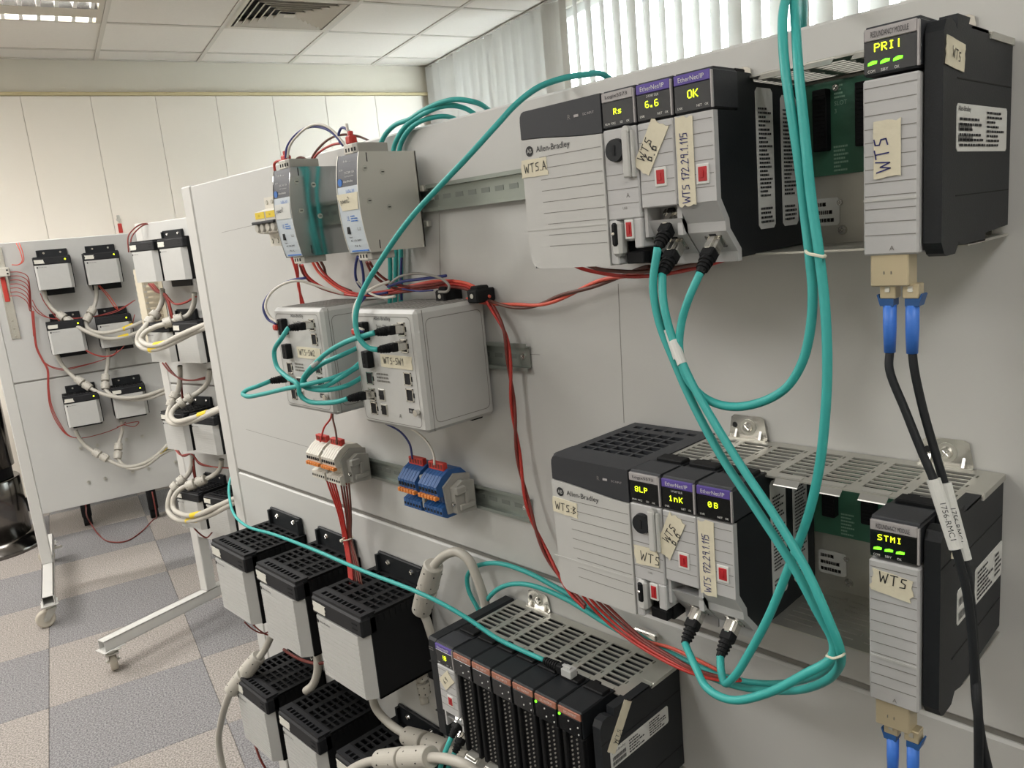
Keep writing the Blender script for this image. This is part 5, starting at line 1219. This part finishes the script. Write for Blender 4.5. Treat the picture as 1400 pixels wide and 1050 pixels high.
# ---- thin wires
WN = [0]
def wire(label, pts, m, r=.0013, group=None, n=6, k=5):
    return cable('wire', label, 'wire', pts, r, m, group, k, n)
def twist(labels, pts, ms, r=.0021, pitch=.13, amp=.0021, group=None):
    q = spline([P_(p) for p in pts], 12); L = 0.0; out = [[], []]
    for i, p in enumerate(q):
        if i: L += (p-q[i-1]).length
        d = (q[min(i+1, len(q)-1)]-q[max(i-1, 0)]).normalized(); u = Vector((0, -1, 0)); u = (u-d*u.dot(d)).normalized(); v = d.cross(u); a = 2*math.pi*L/pitch
        w_ = (u*math.cos(a)+v*math.sin(a))*amp; out[0].append(p+w_); out[1].append(p-w_)
    for lab, m, pp in zip(labels, ms, out): cable('wire', lab, 'wire', pp, r, m, group, 2, 6)
twist(('orange red wire twisted in the pair running right from the front switch box', 'brown wire twisted in the pair running right from the front switch box'), [(640, 408, -.012), (668, 413, -.012), (700, 418, -.014), (735, 417, -.016), (780, 401, -.018), (830, 383, -.02), (860, 375, -.022), (890, 366, -.03)], ('redlt', 'brown'))
twist(('red wire twisted in the pair hanging right of the front switch box', 'maroon wire twisted in the pair hanging right of the front switch box'), [(664, 408, -.014), (675, 424, -.014), (690, 455, -.016), (696, 495, -.017), (700, 540, -.017), (706, 600, -.018), (714, 655, -.02), (726, 705, -.022), (740, 742, -.024), (757, 775, -.028), (778, 806, -.03), (800, 830, -.035)], ('red', 'maroon'))
wire('thick red wire sagging under the upper rack power supply', [(770, 352, -.06), (790, 365, -.05), (820, 373, -.04), (860, 378, -.035), (900, 376, -.035), (940, 369, -.04), (975, 360, -.05), (1000, 352, -.06)], 'red', .002)
wire('dark brown wire sagging under the upper rack beside the red one', [(790, 356, -.06), (815, 367, -.05), (850, 371, -.045), (890, 371, -.045), (925, 366, -.05), (960, 360, -.06)], 'brown', .002)
g = 'red wires below the lower rack power supply'
for i, (dx, dy, m) in enumerate(((0, 0, 'red'), (6, -2, 'maroon'), (-5, 3, 'red'), (11, -4, 'maroon'))):
    wire(['leftmost', 'second', 'palest', 'rightmost'][i]+' red wire slanting down under the lower rack power supply', [(795+dx, 800+dy, -.05), (810+dx, 822+dy, -.045), (838+dx, 850+dy, -.04), (872+dx*.6, 877+dy, -.045), (910+dx*.5, 900+dy, -.055), (945, 917+dy, -.065), (985, 928+dy*.6, -.085), (1012, 930, -.1)], m, .0019, g)
wire('pale red wire branching to the right below the lower rack', [(862, 868, -.03), (885, 877, -.03), (915, 885, -.032), (945, 898, -.04), (985, 918, -.06)], 'redlt', .0021)
for i, (m, pts) in enumerate((('red', [(454, 560, -.04), (452, 572, -.04), (443, 585, -.045), (438, 604, -.05)]), ('brown', [(455, 560, -.04), (455, 572, -.04), (459, 590, -.045), (461, 608, -.05)]))):
    wire(['red wire dropping from the rear switch box to the cream terminal block', 'brown wire dropping from the rear switch box to the cream terminal block'][i], pts, m, .0016)
g = 'red wires under the cream terminal block'
for k in range(4): wire(('leftmost', 'second', 'third', 'rightmost')[k]+' red wire fanning down from the cream terminal block to the nylon tie', [(444+4*k, 648+2*k, -.052), (452+3*k, 672, -.05), (462+2*k, 700, -.045), (470+1.5*k, 737, -.04), (476+1.5*k, 775, -.05), (478+1.5*k, 800, -.06)], 'red', .0016, g)
g = 'brown wires under the cream terminal block'
for k in range(4): wire(('leftmost', 'second', 'third', 'rightmost')[k]+' brown wire hanging from the cream terminal block to the nylon tie', [(465+4*k, 655+2*k, -.05), (470+3*k, 685, -.045), (474+2*k, 710, -.04), (476+1.5*k, 737, -.036), (482+2.5*k, 770, -.045), (486+3*k, 800, -.055)], 'brown' if k % 2 else 'maroon', .0016, g)
ring('white nylon tie round the red and brown wires under the terminal block', (475, 736, -.04), (0, 0, 1), .010, sq=.7)
wire('blue wire curving from the front switch box down to the blue terminal block', [(520, 576, -.06), (533, 582, -.055), (548, 591, -.05), (560, 607, -.048), (564, 628, -.05)], 'blue', .0016)
wire('white wire curving from the front switch box down to the blue terminal block', [(560, 585, -.04), (574, 594, -.04), (586, 607, -.042), (593, 622, -.046), (594, 636, -.05)], 'white', .0016)
# above the supply units
wire('blue wire arching between the tops of the two supply units', [(391, 216, -.085), (392, 203, -.085), (400, 189, -.083), (414, 177, -.08), (430, 173, -.078), (447, 177, -.076), (460, 187, -.075), (469, 199, -.075)], 'blue', .0018)
wire('white wire arching between the tops of the two supply units', [(393, 216, -.084), (396, 200, -.084), (408, 184, -.082), (424, 172, -.08), (438, 170, -.078), (452, 176, -.076), (464, 188, -.075), (472, 199, -.075)], 'white', .0018)
wire('brown wire rising from behind the mirror sided supply unit over the panel', [(422, 232, -.03), (427, 215, -.03), (440, 198, -.025), (456, 187, -.02), (472, 184, -.012), (488, 186, .0), (504, 192, .03)], 'brown', .0018)
wire('red wire bending from the mirror sided supply unit to the taller one', [(424, 230, -.03), (431, 214, -.032), (444, 203, -.035), (458, 197, -.04), (470, 196, -.05)], 'red', .0018)
wire('red wire loop at the top left of the mirror sided supply unit', [(376, 234, -.085), (375, 225, -.085), (378, 221, -.085), (386, 220, -.083), (394, 221, -.08)], 'red', .0020)
wire('small brown wire loop on top of the mirror sided supply unit', [(403, 226, -.06), (406, 217, -.06), (412, 215, -.058), (419, 219, -.055), (424, 230, -.05)], 'brown', .0018)
wire('blue wire loop standing on the taller supply unit', [(465, 196, -.075), (463, 184, -.075), (467, 175, -.075), (474, 177, -.075), (480, 188, -.075)], 'blue', .0018)
wire('white wire end sticking up on the taller supply unit', [(482, 196, -.075), (477, 184, -.075), (475, 176, -.075), (474, 169, -.075)], 'white', .0019)
wire('grey wire leaning right on the taller supply unit', [(477, 178, -.07), (484, 188, -.06), (492, 200, -.05)], 'wire_grey', .0012)
for lab, px, py in (('left', 391, 216), ('right', 480, 190)):
    q = P_((px, py, -.078)); t = thing('wire_plug', lab+' small red wire plug on top of the supply units', 'plug', q)
    MB().box((-.006, -.006, -.007), (.006, .006, .004), .0019).box((-.003, -.003, .004), (.003, .003, .010), .001).ob('plug_body', 'redplug', t)
# below the supply units
g = 'red wires below the supply units'
for i, pts in enumerate(([(398, 350, -.05), (404, 368, -.05), (409, 392, -.04), (412, 418, -.03)], [(403, 352, -.05), (407, 370, -.048), (408, 392, -.038), (416, 418, -.03)])):
    wire(('left', 'right')[i]+' red wire dropping straight behind the rear switch box', pts, 'red', 0.0020, 'straight red wires left of the switch box')
for i, (m, pts) in enumerate((('maroon', [(410, 362, -.07), (416, 376, -.06), (428, 388, -.05), (448, 397, -.04), (475, 403, -.03), (510, 404, -.022), (560, 398, -.02), (610, 392, -.02), (640, 396, -.018), (668, 412, -.014)]), ('red', [(413, 362, -.068), (420, 377, -.058), (436, 390, -.048), (458, 399, -.038), (485, 404, -.03), (520, 402, -.022), (570, 394, -.02), (615, 388, -.018), (645, 394, -.016), (668, 408, -.012)]),
    ('redlt', [(424, 352, -.05), (434, 370, -.045), (447, 383, -.04), (462, 394, -.034), (480, 401, -.03), (515, 400, -.022), (560, 391, -.02), (600, 384, -.018), (640, 388, -.016), (670, 406, -.012)]), ('red', [(429, 351, -.05), (440, 370, -.045), (455, 385, -.04), (470, 395, -.034), (490, 402, -.028), (530, 398, -.022), (575, 389, -.02), (620, 384, -.018)]), ('brown', [(434, 350, -.045), (443, 366, -.04), (446, 377, -.038), (458, 388, -.034), (480, 398, -.03)]))):
    wire(['darkest', 'middle red', 'orange red', 'second red', 'brown'][i]+' wire of the bundle running right above the switch boxes', pts, m, .0021, g)
for i, pts in enumerate(([(501, 358, -.07), (508, 372, -.06), (520, 384, -.05), (540, 394, -.035), (570, 396, -.025), (600, 390, -.02)], [(505, 358, -.07), (513, 370, -.06), (527, 382, -.05), (545, 390, -.035), (580, 391, -.025), (610, 386, -.02)])):
    wire(['left', 'right'][i]+' maroon wire from the bottom of the taller supply unit', pts, 'maroon', .0020)
wire('left blue wire hanging in a loop below the taller supply unit', [(489, 350, -.07), (486, 365, -.07), (487, 382, -.065), (494, 394, -.055), (505, 402, -.045), (530, 400, -.035)], 'blue', .0019)
wire('right blue wire hanging in a loop below the taller supply unit', [(492, 352, -.07), (496, 370, -.068), (497, 388, -.06), (494, 400, -.05)], 'blue', .0019)
wire('white wire sagging between the switch boxes from the taller supply unit', [(488, 384, -.064), (497, 394, -.055), (510, 403, -.05), (525, 407, -.045), (540, 405, -.04)], 'white', .0019)
wire('grey wire arch over the front switch box to its rail clamp', [(533, 388, -.05), (545, 379, -.045), (565, 374, -.04), (588, 376, -.038), (605, 382, -.036), (614, 391, -.036), (612, 398, -.036), (600, 399, -.036)], 'wire_grey', .0018)
wire('dark blue wire lying over the red bundle above the front switch box', [(530, 392, -.045), (550, 385, -.04), (580, 381, -.035), (610, 377, -.03)], 'blue', .0020)
wire('thin blue wire running to the left black rail clamp', [(550, 395, -.04), (570, 398, -.036), (592, 397, -.036)], 'blue', .0011)
wire('blue wire beside the teal cables below the supply units', [(549, 352, -.012), (548, 380, -.012), (549, 410, -.012)], 'blue', .0019)
wire('fine grey wire hanging down right of the taller supply unit', [(600, 280, -.006), (601, 330, -.004), (602, 380, -.004)], 'wire_grey', .0006)
wire('white wire of the pair looping left of the rear switch box', [(379, 441, -.128), (368, 432, -.13), (363, 418, -.13), (370, 401, -.12), (388, 388, -.105), (408, 384, -.09), (425, 388, -.075), (450, 396, -.055), (470, 402, -.04)], 'white', .0020)
wire('blue wire of the pair looping left of the rear switch box', [(378, 443, -.128), (366, 436, -.131), (360, 420, -.131), (366, 405, -.121), (380, 392, -.107), (400, 383, -.092), (418, 380, -.08)], 'blue', .0020)
wire('white wire of the pair curling down to the front switch box red plug', [(497, 451, -.130), (486, 446, -.133), (483, 430, -.133), (488, 412, -.125), (500, 400, -.11), (516, 391, -.09), (532, 385, -.07)], 'white', .0020)
wire('blue wire of the pair curling down to the front switch box red plug', [(497, 453, -.130), (488, 450, -.134), (485, 436, -.134), (490, 418, -.127), (499, 406, -.115)], 'blue', .0020)
# small wires of the lower power supplies
wire('red wire under the middle upper power supply on the foreground panel', [(388, 888, -.05), (400, 896, -.06), (415, 903, -.065), (432, 907, -.06), (445, 906, -.05)], 'maroon', .0032)
for i, pts in enumerate(([(334, 850, -.10), (345, 860, -.09), (360, 866, -.075), (374, 860, -.06)], [(345, 853, -.09), (355, 862, -.082), (366, 868, -.07), (378, 866, -.06)])):
    wire(['lower', 'upper'][i]+' maroon wire poking out under the leftmost foreground power supply', pts, 'maroon', .0016)
wire('red wire hanging below the leftmost lower power supply onto the carpet', [(346, 1010, -.10), (350, 1022, -.105), (356, 1038, -.105), (366, 1056, -.1)], 'maroon', .0026)
# farthest stand
g = 'red wires on the farthest panel'
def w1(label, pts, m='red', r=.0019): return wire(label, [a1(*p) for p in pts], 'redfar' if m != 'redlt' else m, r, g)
for k in range(7):
    w1(('first', 'second', 'third', 'fourth', 'fifth', 'sixth', 'seventh')[k]+' red wire from above arching off the vertical rail on the farthest panel', [(14, 372+5.5*k, .04), (26, 372+5.5*k, .05), (37, 377+6*k, .05), (41, 395+5*k, .04), (43, 425, .03), (46, 460, .03)], 'red' if k % 2 else 'maroon')
for k in range(3):
    w1(('first', 'second', 'third', 'fourth', 'fifth', 'sixth', 'seventh')[k]+' red wire from left in the bunch falling down the left of the farthest panel', [(44+k, 425, .03), (46+k, 450, .03), (49+k, 475, .03), (57+k, 492, .03), (64+k, 505, .03), (65+k, 530, .03), (68+1.5*k, 555, .03), (77+2*k, 577, .03), (92+k, 595, .03), (108, 599, .03), (135, 594, .03), (160, 585, .03), (172, 577, .03)], 'red')
for k in range(2):
    w1(('left', 'right', 'third')[k]+' red wire running right under the middle power supplies of the farthest panel', [(57, 492+k, .03), (68, 500+k, .03), (85, 504+2*k, .03), (110, 500+k, .03), (140, 492, .03), (158, 484-2*k, .05), (160, 477, .05)], 'red')
    w1(('left', 'right', 'third')[k]+' red wire hanging from the top left power supply of the farthest panel', [(55+4*k, 401, .05), (60+4*k, 412, .05), (75+2*k, 432, .05), (98, 458+2*k, .1), (120, 480+k, .12), (145, 487+k, .12), (165, 478, .12), (178, 455, .12), (184, 430, .1)], 'red')
    w1(('left', 'right', 'third')[k]+' red wire between the upper power supplies of the farthest panel', [(44, 410+8*k, .03), (52, 424+4*k, .03), (68, 435, .03), (90, 436-k, .03), (120, 434, .03), (160, 424+2*k, .04), (185, 410, .04)], 'red')
    w1(('left', 'right', 'third')[k]+' red wire from the top right power supply of the farthest panel', [(134+2*k, 390, .05), (146+3*k, 404, .05), (157+3*k, 420, .05), (162, 424, .04)], 'redlt')
    w1(('left', 'right', 'third')[k]+' red wire loop at the top of the vertical rail on the farthest panel', [(22+4*k, 332, .02), (28+3*k, 345, .04), (30+2*k, 357, .04), (25, 362, .04), (16, 362, .04)], 'redlt')
w1('red wire end loop under the bottom right power supply of the farthest panel', [(160, 584, .05), (178, 578, .08), (190, 577, .08), (184, 583, .08), (170, 581, .06)], 'red')
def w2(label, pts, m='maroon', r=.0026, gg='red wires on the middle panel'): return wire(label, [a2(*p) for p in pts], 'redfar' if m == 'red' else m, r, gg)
w2('red wire arching over the top corner of the middle panel', [(176, 345, .1), (175, 325, .09), (181, 315, .06), (192, 307, .02), (206, 305, -.02)], 'maroon')
w2('second red wire arching over the top corner of the middle panel', [(179, 345, .1), (179, 328, .09), (186, 316, .05), (198, 307, .01), (212, 306, -.03)], 'maroon')
for k in range(3):
    w2(('left', 'right', 'third')[k]+' red wire among the plugs under the topmost row of the middle panel', [(203+3*k, 388, .05), (212+3*k, 398, .05), (224+2*k, 404, .05), (231+k, 420, .05), (235+2*k, 445, .04)], 'red' if k else 'maroon', .0035)
w2('thick red wire sagging under the topmost row of the middle panel', [(228, 405, .05), (238, 415, .05), (252, 414, .05), (268, 405, .05)], 'red', .004)
for k in range(2):
    w2(('left', 'right', 'third')[k]+' maroon wire under the second row of the middle panel', [(222+4*k, 496, .05), (232+3*k, 508, .05), (246, 517+k, .06), (262, 520, .06), (280, 516+2*k, .06)], 'maroon', .003)
    w2(('left', 'right', 'third')[k]+' maroon wire dropping between the plugs of the middle panel', [(246+2*k, 517, .05), (248+k, 535, .04), (250+k, 550, .04)], 'maroon', .003)
    w2(('left', 'right', 'third')[k]+' maroon wire under the third row of the middle panel', [(240+3*k, 615, .06), (247+3*k, 622+2*k, .06), (262, 621, .05), (272, 632+2*k, .05), (290, 638, .05), (315, 640, .05)], 'maroon' if k else 'red', .0028)
    w2(('left', 'right', 'third')[k]+' maroon wire falling below the third row of the middle panel', [(262+2*k, 625, .05), (264+2*k, 642, .05), (267+k, 658, .05)], 'maroon', .0035)
w2('maroon wire end near the lowest plug of the middle panel', [(262, 717, .08), (270, 727, .08), (282, 735, .06), (290, 728, .05)], 'maroon', .003)
# wire loop on the carpet under the farthest stand
cable('wire', 'long red wire drooping from under the farthest panel onto the carpet', 'wire', [a1(117, 690, -.05), az(123, 714, .06), az(135, 731, .006), az(152, 741, .005), az(172, 740, .005), az(192, 728, .005), az(207, 713, .02), a1(213, 698, -.08), a1(208, 672, -.1)], .0035, 'maroon')
